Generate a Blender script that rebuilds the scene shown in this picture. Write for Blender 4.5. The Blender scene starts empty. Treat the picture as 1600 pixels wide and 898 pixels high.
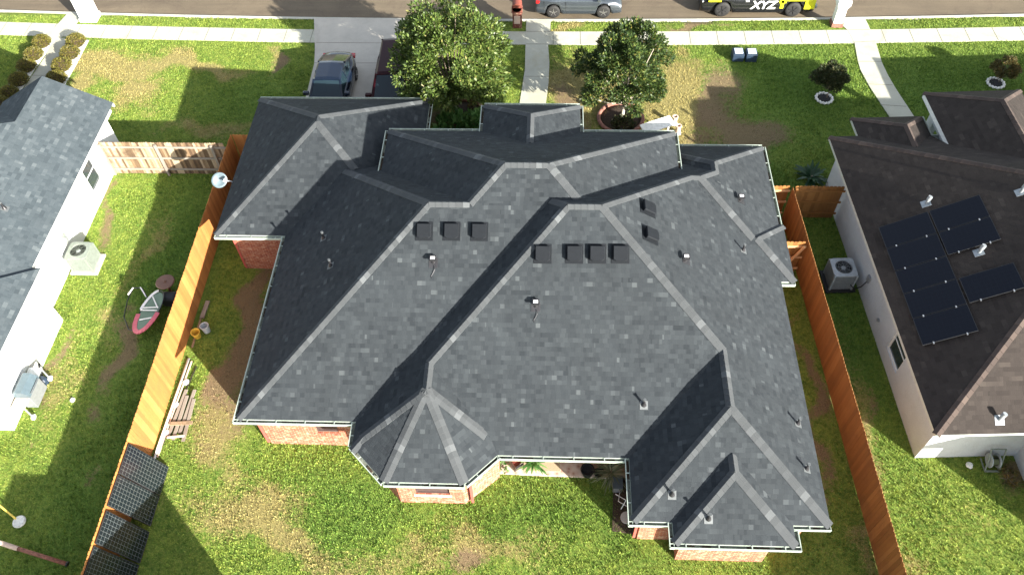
import bpy, math, random
import numpy as np
from mathutils import Vector, Matrix
R_=math.radians
random.seed(7); rng=np.random.default_rng(11)
scene=bpy.context.scene
# ------------------------------------------------------------------ camera
cd=bpy.data.cameras.new('camera'); cam=bpy.data.objects.new('camera',cd); scene.collection.objects.link(cam)
fwd=Vector((-0.03985687,0.59758191,-0.80081664)); up=Vector((-0.01485143,0.80101065,0.59846585)); rt=Vector((0.9990951,0.03574625,-0.02305082))
M=Matrix.Identity(4)
for i in range(3): M[i][0]=rt[i]; M[i][1]=up[i]; M[i][2]=-fwd[i]
M[2][3]=25.2
cam.matrix_world=M
cd.sensor_width=36; cd.lens=1270.78/1600*36; cd.clip_end=1500; cd.clip_start=.1
scene.camera=cam
# ------------------------------------------------------------------ light
SUN_EL=R_(20.8); SUN_DIR=Vector((.7071*math.cos(SUN_EL),-.7071*math.cos(SUN_EL),math.sin(SUN_EL)))
w=bpy.data.worlds.new('World'); scene.world=w; w.use_nodes=True
nt=w.node_tree; bg=nt.nodes['Background']; sky=nt.nodes.new('ShaderNodeTexSky'); sky.sky_type='NISHITA'; sky.sun_disc=False
sky.sun_elevation=SUN_EL; sky.sun_rotation=R_(135); sky.air_density=1.0; sky.dust_density=1.5
hs=nt.nodes.new('ShaderNodeHueSaturation'); hs.inputs['Saturation'].default_value=.5; nt.links.new(sky.outputs[0],hs.inputs['Color']); nt.links.new(hs.outputs[0],bg.inputs[0]); bg.inputs[1].default_value=.088
sd=bpy.data.lights.new('sun','SUN'); sd.energy=5; sd.angle=R_(.5); sd.color=(1,.94,.84)
sun=bpy.data.objects.new('sun',sd); scene.collection.objects.link(sun); sun.rotation_euler=SUN_DIR.to_track_quat('Z','Y').to_euler()
vs=scene.view_settings; vs.view_transform='Standard'; vs.look='None'; vs.gamma=1; vs.exposure=2.04
scene.render.engine='CYCLES'; scene.cycles.max_bounces=6
# ------------------------------------------------------------------ materials
MATS={}
class NT:
    def __init__(s,name):
        s.m=bpy.data.materials.new(name); s.m.use_nodes=True; s.t=s.m.node_tree; s.b=s.t.nodes['Principled BSDF']; MATS[name]=s.m
    def n(s,t,**k):
        o=s.t.nodes.new('ShaderNode'+t)
        for a,v in k.items():
            if a.startswith('i_'):
                key=a[2:]; key=int(key) if key.isdigit() else key.replace('_',' ')
                o.inputs[key].default_value=v
            else: setattr(o,a,v)
        return o
    def l(s,a,b): s.t.links.new(a,b)
    def math(s,op,a,b=None,c=None):
        o=s.n('Math',operation=op)
        for i,x in enumerate((a,b,c)):
            if x is None: continue
            if hasattr(x,'default_value') or hasattr(x,'is_output'): s.l(x,o.inputs[i])
            else: o.inputs[i].default_value=x
        return o.outputs[0]
    def ramp(s,f,stops,interp='LINEAR'):
        o=s.n('ValToRGB'); cr=o.color_ramp; cr.interpolation=interp
        while len(cr.elements)<len(stops): cr.elements.new(.5)
        for e,(p,c) in zip(cr.elements,stops): e.position=p; e.color=(c[0],c[1],c[2],1)
        s.l(f,o.inputs[0]); return o.outputs[0]
    def mix(s,f,a,b,bt='MIX'):
        o=s.n('Mix',data_type='RGBA',blend_type=bt)
        for i,x in ((0,f),(6,a),(7,b)):
            if hasattr(x,'is_output'): s.l(x,o.inputs[i])
            else: o.inputs[i].default_value=x if i==0 else (x[0],x[1],x[2],1)
        return o.outputs[2]
    def noise(s,scale,vec=None,detail=3,rough=.6,out=0,dist=0):
        o=s.n('TexNoise',i_Scale=scale,i_Detail=detail,i_Roughness=rough,i_Distortion=dist)
        if vec is not None: s.l(vec,o.inputs['Vector'])
        return o.outputs[out]
    def pos(s): return s.n('NewGeometry').outputs['Position']
    def obj(s): return s.n('TexCoord').outputs['Object']
    def rnd(s): return s.n('NewGeometry').outputs['Random Per Island']
    def bump(s,h,st=.3,d=.02):
        o=s.n('Bump',i_Strength=st,i_Distance=d); s.l(h,o.inputs['Height']); s.l(o.outputs[0],s.b.inputs['Normal'])
    def base(s,c):
        if hasattr(c,'is_output'): s.l(c,s.b.inputs['Base Color'])
        else: s.b.inputs['Base Color'].default_value=(*c,1)
    def set(s,**k):
        for a,v in k.items(): s.b.inputs[a.replace('_',' ')].default_value=v
def plain(name,col,rough=.6,metal=0,var=.12,scale=8,spec=.4,coat=0):
    m=NT(name); nz=m.noise(scale,m.pos()); dk=[c*(1-var) for c in col]; lt=[min(1,c*(1+var)) for c in col]
    m.base(m.ramp(nz,[(.3,dk),(.7,lt)])); m.set(Roughness=rough,Metallic=metal,Coat_Weight=coat); m.b.inputs['Specular IOR Level'].default_value=spec
    return m
def shingle(name,stops,course=.143,wa=.36,wb=.2,rough=.9,blotch=.12):
    m=NT(name); uv=m.n('UVMap').outputs[0]; sp=m.n('SeparateXYZ'); m.l(uv,sp.inputs[0]); u,v=sp.outputs[0],sp.outputs[1]
    vr=m.math('DIVIDE',v,course); row=m.math('FLOOR',vr); fr=m.math('FRACT',vr)
    w1=m.n('TexWhiteNoise',noise_dimensions='1D'); m.l(row,w1.inputs['W'])
    off=m.math('MULTIPLY',w1.outputs[0],3.7)
    def cells(wd,k):
        uu=m.math('DIVIDE',m.math('ADD',u,m.math('MULTIPLY',off,k)),wd); ce=m.math('FLOOR',uu)
        c=m.n('CombineXYZ'); m.l(ce,c.inputs[0]); m.l(row,c.inputs[1]); c.inputs[2].default_value=k
        wn=m.n('TexWhiteNoise',noise_dimensions='3D'); m.l(c.outputs[0],wn.inputs[0]); return wn.outputs[0],uu
    a,ua=cells(wa,1.0); b,ub=cells(wb,2.3)
    t=m.math('ADD',m.math('MULTIPLY',a,.5),m.math('MULTIPLY',b,.5))
    col=m.ramp(t,stops)
    big=m.noise(.35,m.pos(),4); fine=m.noise(90,m.pos(),2)
    mp=m.n('Mapping'); mp.inputs['Scale'].default_value=(1.6,.22,1); m.l(uv,mp.inputs[0]); stk=m.noise(1.0,mp.outputs[0],4,.6)
    g=m.math('ADD',1-blotch,m.math('MULTIPLY',big,blotch*2)); g=m.math('MULTIPLY',g,m.math('ADD',.84,m.math('MULTIPLY',stk,.32))); g=m.math('MULTIPLY',g,m.math('ADD',.8,m.math('MULTIPLY',fine,.4)))
    cc=m.n('CombineXYZ'); [m.l(g,cc.inputs[i]) for i in range(3)]
    col=m.mix(1.0,col,cc.outputs[0],'MULTIPLY'); m.base(col); m.set(Roughness=rough); m.b.inputs['Specular IOR Level'].default_value=.25
    # overlapping courses: a saw-tooth in height plus tab thickness and joints
    jt=m.math('LESS_THAN',m.math('FRACT',ub),.04)
    h=m.math('ADD',m.math('SUBTRACT',1.0,fr),m.math('MULTIPLY',m.math('GREATER_THAN',t,.5),.5))
    h=m.math('SUBTRACT',h,m.math('MULTIPLY',jt,.5)); h=m.math('ADD',h,m.math('MULTIPLY',fine,.35))
    m.bump(h,.8,.010)
    return m
shingle('charcoal shingle',[(0,(.0150,.0190,.0228)),(.28,(.0218,.0266,.0310)),(.68,(.0278,.0334,.0380)),(.88,(.0345,.0410,.0460)),(1,(.064,.073,.078))],wa=.26,wb=.15,blotch=.2)
shingle('ridge shingle',[(0,(.06,.066,.071)),(1,(.10,.108,.112))],course=.2,wa=9,wb=9)
shingle('slate blue shingle',[(0,(.036,.048,.056)),(.4,(.050,.064,.073)),(.75,(.062,.077,.086)),(1,(.10,.118,.126))],wa=.3,wb=.17)
shingle('brown shingle',[(0,(.0225,.0180,.0160)),(.4,(.0295,.0240,.0212)),(.8,(.0355,.0290,.0255)),(1,(.052,.043,.037))],blotch=.2)
m=NT('cap shingle'); r=m.rnd(); m.base(m.mix(m.noise(60,m.pos()),m.ramp(r,[(0,(.022,.027,.031)),(.45,(.034,.040,.044)),(.75,(.047,.054,.059)),(.88,(.075,.084,.09)),(1,(.135,.148,.155))]),(.055,.06,.064))); m.set(Roughness=.9)
m.t.nodes['Mix'].inputs[0].default_value=.2
m=NT('brown cap shingle'); m.base(m.ramp(m.rnd(),[(0,(.042,.030,.025)),(.7,(.062,.044,.036)),(1,(.085,.062,.05))])); m.set(Roughness=.9)
def brick(name,c1,c2,mo):
    m=NT(name); uv=m.n('UVMap').outputs[0]; b=m.n('TexBrick',i_Scale=1,i_Mortar_Size=.006,i_Mortar_Smooth=.2,i_Bias=0,i_Brick_Width=.21,i_Row_Height=.075)
    b.inputs['Color1'].default_value=(*c1,1); b.inputs['Color2'].default_value=(*c2,1); b.inputs['Mortar'].default_value=(*mo,1); m.l(uv,b.inputs[0])
    n=m.noise(1.2,m.pos(),4); c=m.mix(m.ramp(m.noise(7,m.pos(),3),[(.5,(0,0,0)),(.70,(.6,.6,.6))]),b.outputs[0],(.55,.40,.27)); m.base(c); m.set(Roughness=.85)
    m.bump(m.math('SUBTRACT',1.0,b.outputs['Fac']),.5,.01); return m
brick('red brick',(.22,.038,.017),(.34,.10,.045),(.40,.32,.24)); brick('dark red brick',(.11,.018,.012),(.16,.035,.022),(.16,.10,.08))
def wood(name,stops,dirt,ds=.5):
    m=NT(name); tc=m.obj(); mp=m.n('Mapping'); mp.inputs['Scale'].default_value=(14,14,1.2); m.l(tc,mp.inputs[0])
    g=m.noise(1.5,mp.outputs[0],5,.65); r=m.rnd(); t=m.math('ADD',m.math('MULTIPLY',g,.42),m.math('MULTIPLY',r,.58))
    c=m.ramp(t,stops); d=m.noise(1.1,m.pos(),4); c=m.mix(m.ramp(d,[(.48,(0,0,0)),(.72,(ds,ds,ds))]),c,dirt); m.base(c); m.set(Roughness=.75); m.bump(g,.25,.01); return m
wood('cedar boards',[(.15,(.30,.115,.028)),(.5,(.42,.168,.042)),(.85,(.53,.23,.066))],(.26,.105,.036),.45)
wood('dark cedar',[(.15,(.16,.066,.013)),(.5,(.22,.094,.020)),(.85,(.28,.13,.034))],(.14,.06,.018),.5)  # cedar in a darker tone, for the right hand fences
wood('cedar rail',[(.15,(.45,.24,.10)),(.8,(.60,.36,.18))],(.35,.16,.07),.3)
wood('weathered boards',[(.22,(.06,.035,.018)),(.42,(.17,.11,.06)),(.6,(.30,.22,.14)),(.9,(.42,.34,.24))],(.045,.026,.014),1.0)
wood('grey planks',[(.1,(.14,.125,.10)),(.9,(.30,.27,.23))],(.13,.075,.055),.6)
def concrete(name,c,st,amt=.35,sc=1.2):
    m=NT(name); n=m.noise(sc,m.pos(),6,.65); f=m.noise(35,m.pos(),3)
    k=m.ramp(n,[(.3,[x*.9 for x in c]),(.7,[min(1,x*1.08) for x in c])]); k=m.mix(m.ramp(m.noise(.7,m.pos(),5,.7,dist=.8),[(.5,(0,0,0)),(.72,(amt,amt,amt))]),k,st)
    k=m.mix(1.0,k,m.ramp(f,[(.3,(.86,.86,.86)),(.7,(1.1,1.1,1.1))]),'MULTIPLY'); 
    if name=='asphalt':
        mp=m.n('Mapping'); mp.inputs['Scale'].default_value=(.12,1.6,1); m.l(m.pos(),mp.inputs[0]); k=m.mix(1.0,k,m.ramp(m.noise(1.0,mp.outputs[0],5,.65),[(.3,(.78,.78,.78)),(.7,(1.18,1.18,1.18))]),'MULTIPLY')
    m.base(k); m.set(Roughness=.85); m.bump(f,.15,.01); return m
concrete('pale concrete',(.41,.41,.335),(.32,.295,.20),.6)
concrete('driveway concrete',(.46,.43,.37),(.33,.30,.25),.5)
concrete('kerb concrete',(.46,.45,.38),(.22,.2,.17),.6)
concrete('asphalt',(.125,.098,.064),(.085,.062,.042),.7,.5)
plain('joint',(.09,.085,.075))
plain('white paint',(.78,.79,.76),.5); plain('mint gutter',(.40,.46,.40),.4,.1,.1); plain('gutter inside',(.16,.17,.14),.7,0,.5,12)
plain('fascia',(.50,.54,.49),.5,0,.06); plain('trim red',(.38,.09,.07),.6)
concrete('white stucco',(.76,.77,.75),(.66,.67,.66),.3,.8)
concrete('cream stucco',(.50,.53,.55),(.38,.39,.38),.45,.7)
plain('black plastic',(.02,.021,.023),.45); plain('vent plastic',(.010,.012,.015),.7,.0,.1,8,.12); plain('steel',(.55,.57,.58),.3,.9); plain('galvanised',(.30,.33,.35),.5,.3,.15); plain('flashing',(.10,.11,.115),.6,.2,.2)
plain('dark metal',(.05,.05,.055),.4,.6); plain('grey metal',(.30,.32,.34),.4,.5); plain('ac grey',(.36,.40,.42),.5,.2); plain('ac cream',(.19,.22,.19),.5,.1)
plain('dish grey',(.085,.12,.14),.4,.1); plain('screen',(.065,.045,.042),.55); plain('soil',(.045,.03,.02),1,0,.4,20); plain('dark soil',(.02,.02,.022),1,0,.4,20)
plain('rubber',(.018,.018,.018),.75); plain('terracotta',(.17,.045,.03),.7); plain('brick edging',(.22,.10,.075),.8,0,.35,9); plain('white stone',(.66,.66,.62),.8,0,.2,14)
plain('pink pad',(.62,.13,.17),.6); plain('white pad',(.8,.76,.74),.6); plain('mesh net',(.10,.16,.125),.7,0,.15,30); plain('brown plastic',(.16,.085,.06),.5)
plain('yellow bucket',(.62,.42,.06),.5); plain('grey bucket',(.42,.48,.52),.5); plain('yellow paint',(.75,.55,.10),.5); plain('rust',(.22,.09,.06),.8,0,.4,15)
plain('mat tan',(.38,.29,.19),.95,0,.15,40); plain('cream tile',(.55,.42,.34),.6); plain('bark',(.20,.16,.12),.95,0,.4,12); plain('pale bark',(.42,.38,.31),.95,0,.3,12)
plain('navy plastic',(.02,.035,.06),.4); plain('pale lid',(.50,.58,.68),.5,0,.25,60)
plain('sedan paint',(.004,.009,.021),.22,.1,.03,3,.4,.5); plain('maroon paint',(.022,.002,.004),.3,.0,.03,3,.15,.05); plain('grey blue paint',(.075,.09,.105),.28,.6,.03,3,.5,1); plain('black paint',(.012,.013,.014),.3,.3,.03,3,.5,1); plain('yellow green paint',(.62,.62,.02),.3,.1,.05,3,.5,.6)
plain('alloy',(.5,.5,.5),.3,.9); plain('red lamp',(.35,.01,.01),.2,0,.05,5,.5,1); plain('lamp glass',(.6,.62,.65),.15,0,.05,5,.6,1)
m=NT('car glass'); m.base((.012,.024,.032)); m.set(Roughness=.08); m.b.inputs['Specular IOR Level'].default_value=.45
m=NT('window glass'); m.base((.03,.04,.045)); m.set(Roughness=.08); m.b.inputs['Specular IOR Level'].default_value=.7
def tile_mat():
    m=NT('patio tile'); v=m.n('TexVoronoi',i_Scale=5.5); m.l(m.pos(),v.inputs[0]); m.base(m.ramp(v.outputs['Distance'],[(.05,(.30,.14,.09)),(.25,(.46,.33,.26)),(.7,(.55,.46,.38))])); m.set(Roughness=.6)
tile_mat()
def panel_mat(name,cell,line,cs,gap,base_r=.12):
    m=NT(name); uv=m.n('UVMap').outputs[0]; sp=m.n('SeparateXYZ'); m.l(uv,sp.inputs[0])
    def e(o,c): f=m.math('ABSOLUTE',m.math('SUBTRACT',m.math('FRACT',m.math('DIVIDE',o,c)),.5)); return m.math('GREATER_THAN',f,.5-gap)
    ee=m.math('MAXIMUM',e(sp.outputs[0],cs),e(sp.outputs[1],cs))
    f1=m.math('ABSOLUTE',m.math('SUBTRACT',m.math('FRACT',m.math('DIVIDE',sp.outputs[0],cs)),.5)); f2=m.math('ABSOLUTE',m.math('SUBTRACT',m.math('FRACT',m.math('DIVIDE',sp.outputs[1],cs)),.5))
    dm=m.math('GREATER_THAN',m.math('ADD',f1,f2),.93); ee=m.math('MAXIMUM',ee,dm)
    m.base(m.mix(ee,cell,line)); m.set(Roughness=base_r,Coat_Weight=.4,Coat_Roughness=.08); return m
panel_mat('solar cells white grid',(.006,.010,.014),(.13,.145,.14),.127,.024,.25)
panel_mat('solar cells black',(.003,.005,.011),(.008,.011,.018),.158,.02,.4); MATS['solar cells black'].node_tree.nodes['Principled BSDF'].inputs['Coat Weight'].default_value=0; MATS['solar cells black'].node_tree.nodes['Principled BSDF'].inputs['Specular IOR Level'].default_value=.2
def leafmat(name,stops,rough=.4,tr=.25):
    m=NT(name); c=m.ramp(m.rnd(),stops); m.base(c); m.set(Roughness=rough); m.b.inputs['Specular IOR Level'].default_value=.45
    t=m.n('BsdfTranslucent'); m.l(c,t.inputs[0]); mx=m.n('MixShader'); mx.inputs[0].default_value=tr; m.l(m.b.outputs[0],mx.inputs[1]); m.l(t.outputs[0],mx.inputs[2])
    m.l(mx.outputs[0],m.t.nodes['Material Output'].inputs[0])
leafmat('magnolia leaf',[(0,(.032,.062,.012)),(.4,(.068,.112,.020)),(.72,(.10,.150,.030)),(.94,(.14,.175,.040)),(1,(.20,.18,.06))],.5)
leafmat('magnolia dark leaf',[(0,(.018,.038,.012)),(.5,(.040,.075,.016)),(.85,(.085,.125,.026)),(.96,(.13,.155,.035)),(1,(.24,.18,.045))],.5)
leafmat('shrub leaf',[(0,(.02,.035,.012)),(.6,(.045,.06,.02)),(1,(.09,.08,.03))],.5)
leafmat('russet leaf',[(0,(.05,.055,.02)),(.6,(.11,.10,.03)),(1,(.22,.14,.05))],.5)
leafmat('box leaf',[(0,(.07,.08,.015)),(.5,(.12,.115,.02)),(1,(.20,.16,.035))],.5)
leafmat('bright leaf',[(0,(.06,.15,.04)),(.6,(.10,.24,.06)),(1,(.2,.32,.1))],.5)
leafmat('dark frond',[(0,(.012,.045,.018)),(1,(.035,.09,.03))],.4)
leafmat('grey frond',[(0,(.12,.15,.08)),(.6,(.20,.23,.13)),(1,(.40,.40,.26))],.6)
def grassmat(name,blade):
    m=NT(name); at=m.n('Attribute',attribute_name='tone'); sp=m.n('SeparateColor'); m.l(at.outputs[0],sp.inputs[0]); dry,dirt,lush=sp.outputs[0],sp.outputs[1],sp.outputs[2]
    p=m.pos(); n1=m.noise(1.6,p,5,.7); n2=m.noise(9,p,4,.7); n3=m.noise(45,p,2)
    g=m.mix(m.ramp(n1,[(.35,(0,0,0)),(.65,(1,1,1))]),(.095,.19,.026),(.195,.28,.042))
    g=m.mix(m.ramp(n2,[(.35,(0,0,0)),(.65,(.5,.5,.5))]),g,(.29,.30,.075))
    g=m.mix(m.math('MULTIPLY',m.math('MULTIPLY',lush,n1),1.1),g,(.080,.185,.032))
    def thr(a,k): return m.ramp(m.math('ADD',a,m.math('MULTIPLY',m.math('SUBTRACT',m.math('ADD',m.math('MULTIPLY',n1,.5),m.math('MULTIPLY',n2,.5)),.5),k)),[(.38,(0,0,0)),(.66,(1,1,1))])
    cl=m.noise(4.5,p,4,.75); g=m.mix(1.0,g,m.ramp(cl,[(.3,(.52,.6,.5)),(.5,(1,1,1)),(.72,(1.25,1.18,1.1))]),'MULTIPLY')
    straw=m.mix(n3,(.24,.19,.075),(.40,.33,.14)); g=m.mix(m.math('MULTIPLY',thr(dry,1.7),.85),g,straw)
    earth=m.mix(n3,(.15,.105,.06),(.27,.19,.115)); g=m.mix(m.math('MULTIPLY',thr(dirt,1.5),.9),g,earth)
    if blade:
        r=m.rnd(); cc=m.ramp(r,[(0,(.62,.68,.6)),(.5,(1,1,1)),(1,(1.35,1.28,1.2))]); g=m.mix(1.0,g,cc,'MULTIPLY'); m.set(Roughness=.6)
    else:
        cc=m.ramp(n3,[(.3,(.45,.45,.45)),(.7,(1.05,1.05,1.05))]); g=m.mix(1.0,g,cc,'MULTIPLY')
        m.bump(m.math('ADD',m.math('MULTIPLY',n2,.6),m.math('MULTIPLY',n3,.5)),.7,.05); m.set(Roughness=.95)
    m.b.inputs['Specular IOR Level'].default_value=.2; m.base(g)
grassmat('lawn soil',False); grassmat('grass blades',True)
# ------------------------------------------------------------------ mesh builder
class MB:
    def __init__(s): s.v=[];s.f=[];s.m=[];s.uv=[]
    def face(s,pts,uv=None,mi=0):
        i=len(s.v); s.v+= [tuple(p) for p in pts]; s.f.append(tuple(range(i,i+len(pts)))); s.m.append(mi)
        if uv is None:
            a=Vector(pts[0]);n=None
            for k in range(1,len(pts)-1):
                n=(Vector(pts[k])-a).cross(Vector(pts[k+1])-a)
                if n.length>1e-9: break
            n=n.normalized() if n is not None and n.length>0 else Vector((0,0,1))
            if abs(n.z)>.95: uv=[(p[0],p[1]) for p in pts]
            else:
                h=Vector((-n.y,n.x,0)).normalized(); v=n.cross(h); uv=[(Vector(p).dot(h),Vector(p).dot(v)) for p in pts]
        s.uv.append(uv)
    def solid(s,vs,fs,mi=0):
        i=len(s.v); s.v+=[tuple(p) for p in vs]
        for f in fs:
            s.f.append(tuple(i+k for k in f)); s.m.append(mi); pts=[vs[k] for k in f]
            n=(Vector(pts[1])-Vector(pts[0])).cross(Vector(pts[2])-Vector(pts[0])); n=n.normalized() if n.length>0 else Vector((0,0,1))
            if abs(n.z)>.95: s.uv.append([(p[0],p[1]) for p in pts])
            else:
                h=Vector((-n.y,n.x,0)).normalized(); v=n.cross(h); s.uv.append([(Vector(p).dot(h),Vector(p).dot(v)) for p in pts])
        return s
    def box(s,x0,x1,y0,y1,z0,z1,mi=0,mat=None):
        P=[(x,y,z) for z in (z0,z1) for x,y in ((x0,y0),(x1,y0),(x1,y1),(x0,y1))]
        if mat is not None: P=[tuple(mat@Vector(p)) for p in P]
        return s.solid(P,[(3,2,1,0),(4,5,6,7),(0,1,5,4),(1,2,6,5),(2,3,7,6),(3,0,4,7)],mi)
    def bar(s,p,q,w,h,mi=0,upv=(0,0,1)):
        p,q=Vector(p),Vector(q); d=(q-p).normalized(); u=Vector(upv)
        if abs(d.dot(u))>.99: u=Vector((1,0,0))
        a=d.cross(u).normalized()*w/2; b=a.normalized().cross(d).normalized()*h/2
        P=[p-a-b,p+a-b,p+a+b,p-a+b,q-a-b,q+a-b,q+a+b,q-a+b]
        return s.solid(P,[(3,2,1,0),(4,5,6,7),(0,1,5,4),(1,2,6,5),(2,3,7,6),(3,0,4,7)],mi)
    def tube(s,p,q,r,n=8,mi=0,r2=None,cap=True):
        p,q=Vector(p),Vector(q); d=(q-p).normalized(); a=d.orthogonal().normalized(); b=d.cross(a); r2=r if r2 is None else r2
        P=[p+(a*math.cos(t)+b*math.sin(t))*r for t in [2*math.pi*k/n for k in range(n)]]+[q+(a*math.cos(t)+b*math.sin(t))*r2 for t in [2*math.pi*k/n for k in range(n)]]
        F=[(k,(k+1)%n,n+(k+1)%n,n+k) for k in range(n)]
        if cap: F+=[tuple(reversed(range(n))),tuple(range(n,2*n))]
        return s.solid(P,F,mi)
    def path(s,pts,r,n=7,mi=0):
        for a,b in zip(pts,pts[1:]): s.tube(a,b,r,n,mi)
        return s
    def lathe(s,c,prof,n=20,mi=0,axis=None,sx=1,sy=1):
        c=Vector(c); X,Y,Z=Vector((1,0,0)),Vector((0,1,0)),Vector((0,0,1))
        if axis is not None: Z=Vector(axis).normalized(); X=Z.orthogonal().normalized(); Y=Z.cross(X)
        P=[];F=[]
        for r,z in prof: P+=[c+X*(r*sx*math.cos(2*math.pi*k/n))+Y*(r*sy*math.sin(2*math.pi*k/n))+Z*z for k in range(n)]
        for j in range(len(prof)-1):
            for k in range(n): F.append((j*n+k,j*n+(k+1)%n,(j+1)*n+(k+1)%n,(j+1)*n+k))
        if prof[0][0]>1e-4: F.append(tuple(reversed(range(n))))
        if prof[-1][0]>1e-4: F.append(tuple(range((len(prof)-1)*n,len(prof)*n)))
        return s.solid(P,F,mi)
    def torus(s,c,R,r,n=28,k=8,mi=0,sc=0,sy=1):
        P=[];F=[]
        for i in range(n):
            a=2*math.pi*i/n; RR=R*(1+sc*math.sin(a*14))
            for j in range(k):
                b=2*math.pi*j/k; P.append((c[0]+(RR+r*math.cos(b))*math.cos(a),c[1]+(RR+r*math.cos(b))*math.sin(a)*sy,c[2]+r*math.sin(b)))
        for i in range(n):
            for j in range(k): F.append((i*k+j,((i+1)%n)*k+j,((i+1)%n)*k+(j+1)%k,i*k+(j+1)%k))
        return s.solid(P,F,mi)
    def prism(s,poly,z0,z1,mi=0,mtop=None,bottom=True):
        n=len(poly)
        if sum(poly[i][0]*poly[(i+1)%n][1]-poly[(i+1)%n][0]*poly[i][1] for i in range(n))<0: poly=poly[::-1]
        s.face([(x,y,z1) for x,y in poly],None,mi if mtop is None else mtop)
        if bottom: s.face([(x,y,z0) for x,y in reversed(poly)],None,mi)
        for i in range(n):
            a,b=poly[i],poly[(i+1)%n]; s.face([(a[0],a[1],z0),(b[0],b[1],z0),(b[0],b[1],z1),(a[0],a[1],z1)],None,mi)
        return s
    def build(s,name,mats,parent=None,smooth=False,loc=None,bevel=0,sub=0,local=False):
        me=bpy.data.meshes.new(name); o0=Vector(loc) if loc is not None else Vector((0,0,0))
        me.from_pydata([(p[0]-o0.x,p[1]-o0.y,p[2]-o0.z) for p in s.v],[],s.f)
        if isinstance(mats,str): mats=[mats]
        for k in mats: me.materials.append(MATS[k])
        me.polygons.foreach_set('material_index',s.m)
        ul=me.uv_layers.new(name='UVMap'); flat=[c for f in s.uv for p in f for c in p]; ul.data.foreach_set('uv',flat)
        if smooth: me.polygons.foreach_set('use_smooth',[True]*len(s.f))
        me.update(); o=bpy.data.objects.new(name,me); scene.collection.objects.link(o)
        if parent is not None:
            o.parent=parent; o.location=o0 if local else o0-ploc(parent)
        else: o.location=o0
        if bevel: b=o.modifiers.new('b','BEVEL'); b.width=bevel; b.segments=2; b.limit_method='ANGLE'
        if sub: b=o.modifiers.new('s','SUBSURF'); b.levels=sub; b.render_levels=sub
        return o
def ploc(o):
    v=Vector((0,0,0))
    while o is not None: v+=o.location; o=o.parent
    return v
def tag(o,label=None,cat=None,group=None,kind=None):
    if label: o['label']=label
    if cat: o['category']=cat
    if group: o['group']=group
    if kind: o['kind']=kind
    return o
def thing(name,label,cat,loc,group=None):
    o=bpy.data.objects.new(name,None); o.empty_display_size=.2; scene.collection.objects.link(o); o.location=loc; return tag(o,label,cat,group)
def cp(src,loc,label=None,rz=None):
    o=src.copy(); scene.collection.objects.link(o); o.location=loc
    if rz is not None: o.rotation_euler[2]=rz
    if label: o['label']=label
    def rec(a,b):
        for c in [x for x in a.children]:
            d=c.copy(); scene.collection.objects.link(d); d.parent=b; rec(c,d)
    rec(src,o); return o
def npmesh(name,V,F,mat,parent=None,loc=(0,0,0)):
    """numpy triangles/quads -> mesh object"""
    me=bpy.data.meshes.new(name); k=F.shape[1]
    me.vertices.add(len(V)); me.vertices.foreach_set('co',(V-np.array(loc)).astype(np.float32).ravel())
    me.loops.add(F.size); me.loops.foreach_set('vertex_index',F.astype(np.int32).ravel())
    me.polygons.add(len(F)); me.polygons.foreach_set('loop_start',np.arange(0,F.size,k,dtype=np.int32))
    me.materials.append(MATS[mat]); me.update(calc_edges=True); me.validate()
    o=bpy.data.objects.new(name,me); scene.collection.objects.link(o)
    if parent is not None: o.parent=parent; o.location=Vector(loc)-ploc(parent)
    else: o.location=loc
    return o
def leaves(C,N,L,W,jit=.6):
    """folded leaf quads: centres C, outward dirs N, lengths L, widths W (arrays)"""
    n=len(C); d=N+rng.normal(0,jit,(n,3)); d/=np.linalg.norm(d,axis=1)[:,None]
    a=np.cross(d,rng.normal(0,1,(n,3))); a/=np.linalg.norm(a,axis=1)[:,None]; L=L[:,None];W=W[:,None]
    b=np.cross(d,a)
    P=np.stack([C,C+d*L*.5+a*W*.5,C+d*L+b*L*.12,C+d*L*.5-a*W*.5],1).reshape(-1,3)
    F=np.arange(4*n).reshape(-1,4); return P,F
EPS=1e-6
def clip_poly(poly,a,b,c):
    """keep part of convex polygon (x,y) where a*x+b*y+c>=0"""
    out=[];n=len(poly)
    for i in range(n):
        p,q=poly[i],poly[(i+1)%n]
        dp=a*p[0]+b*p[1]+c;dq=a*q[0]+b*q[1]+c
        if dp>=-1e-9: out.append(p)
        if (dp>1e-9 and dq<-1e-9) or (dp<-1e-9 and dq>1e-9):
            t=dp/(dp-dq);out.append((p[0]+t*(q[0]-p[0]),p[1]+t*(q[1]-p[1])))
    return out if len(out)>=3 and area(out)>1e-4 else []
def area(P): return abs(sum(P[i][0]*P[(i+1)%len(P)][1]-P[(i+1)%len(P)][0]*P[i][1] for i in range(len(P))))/2
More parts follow.
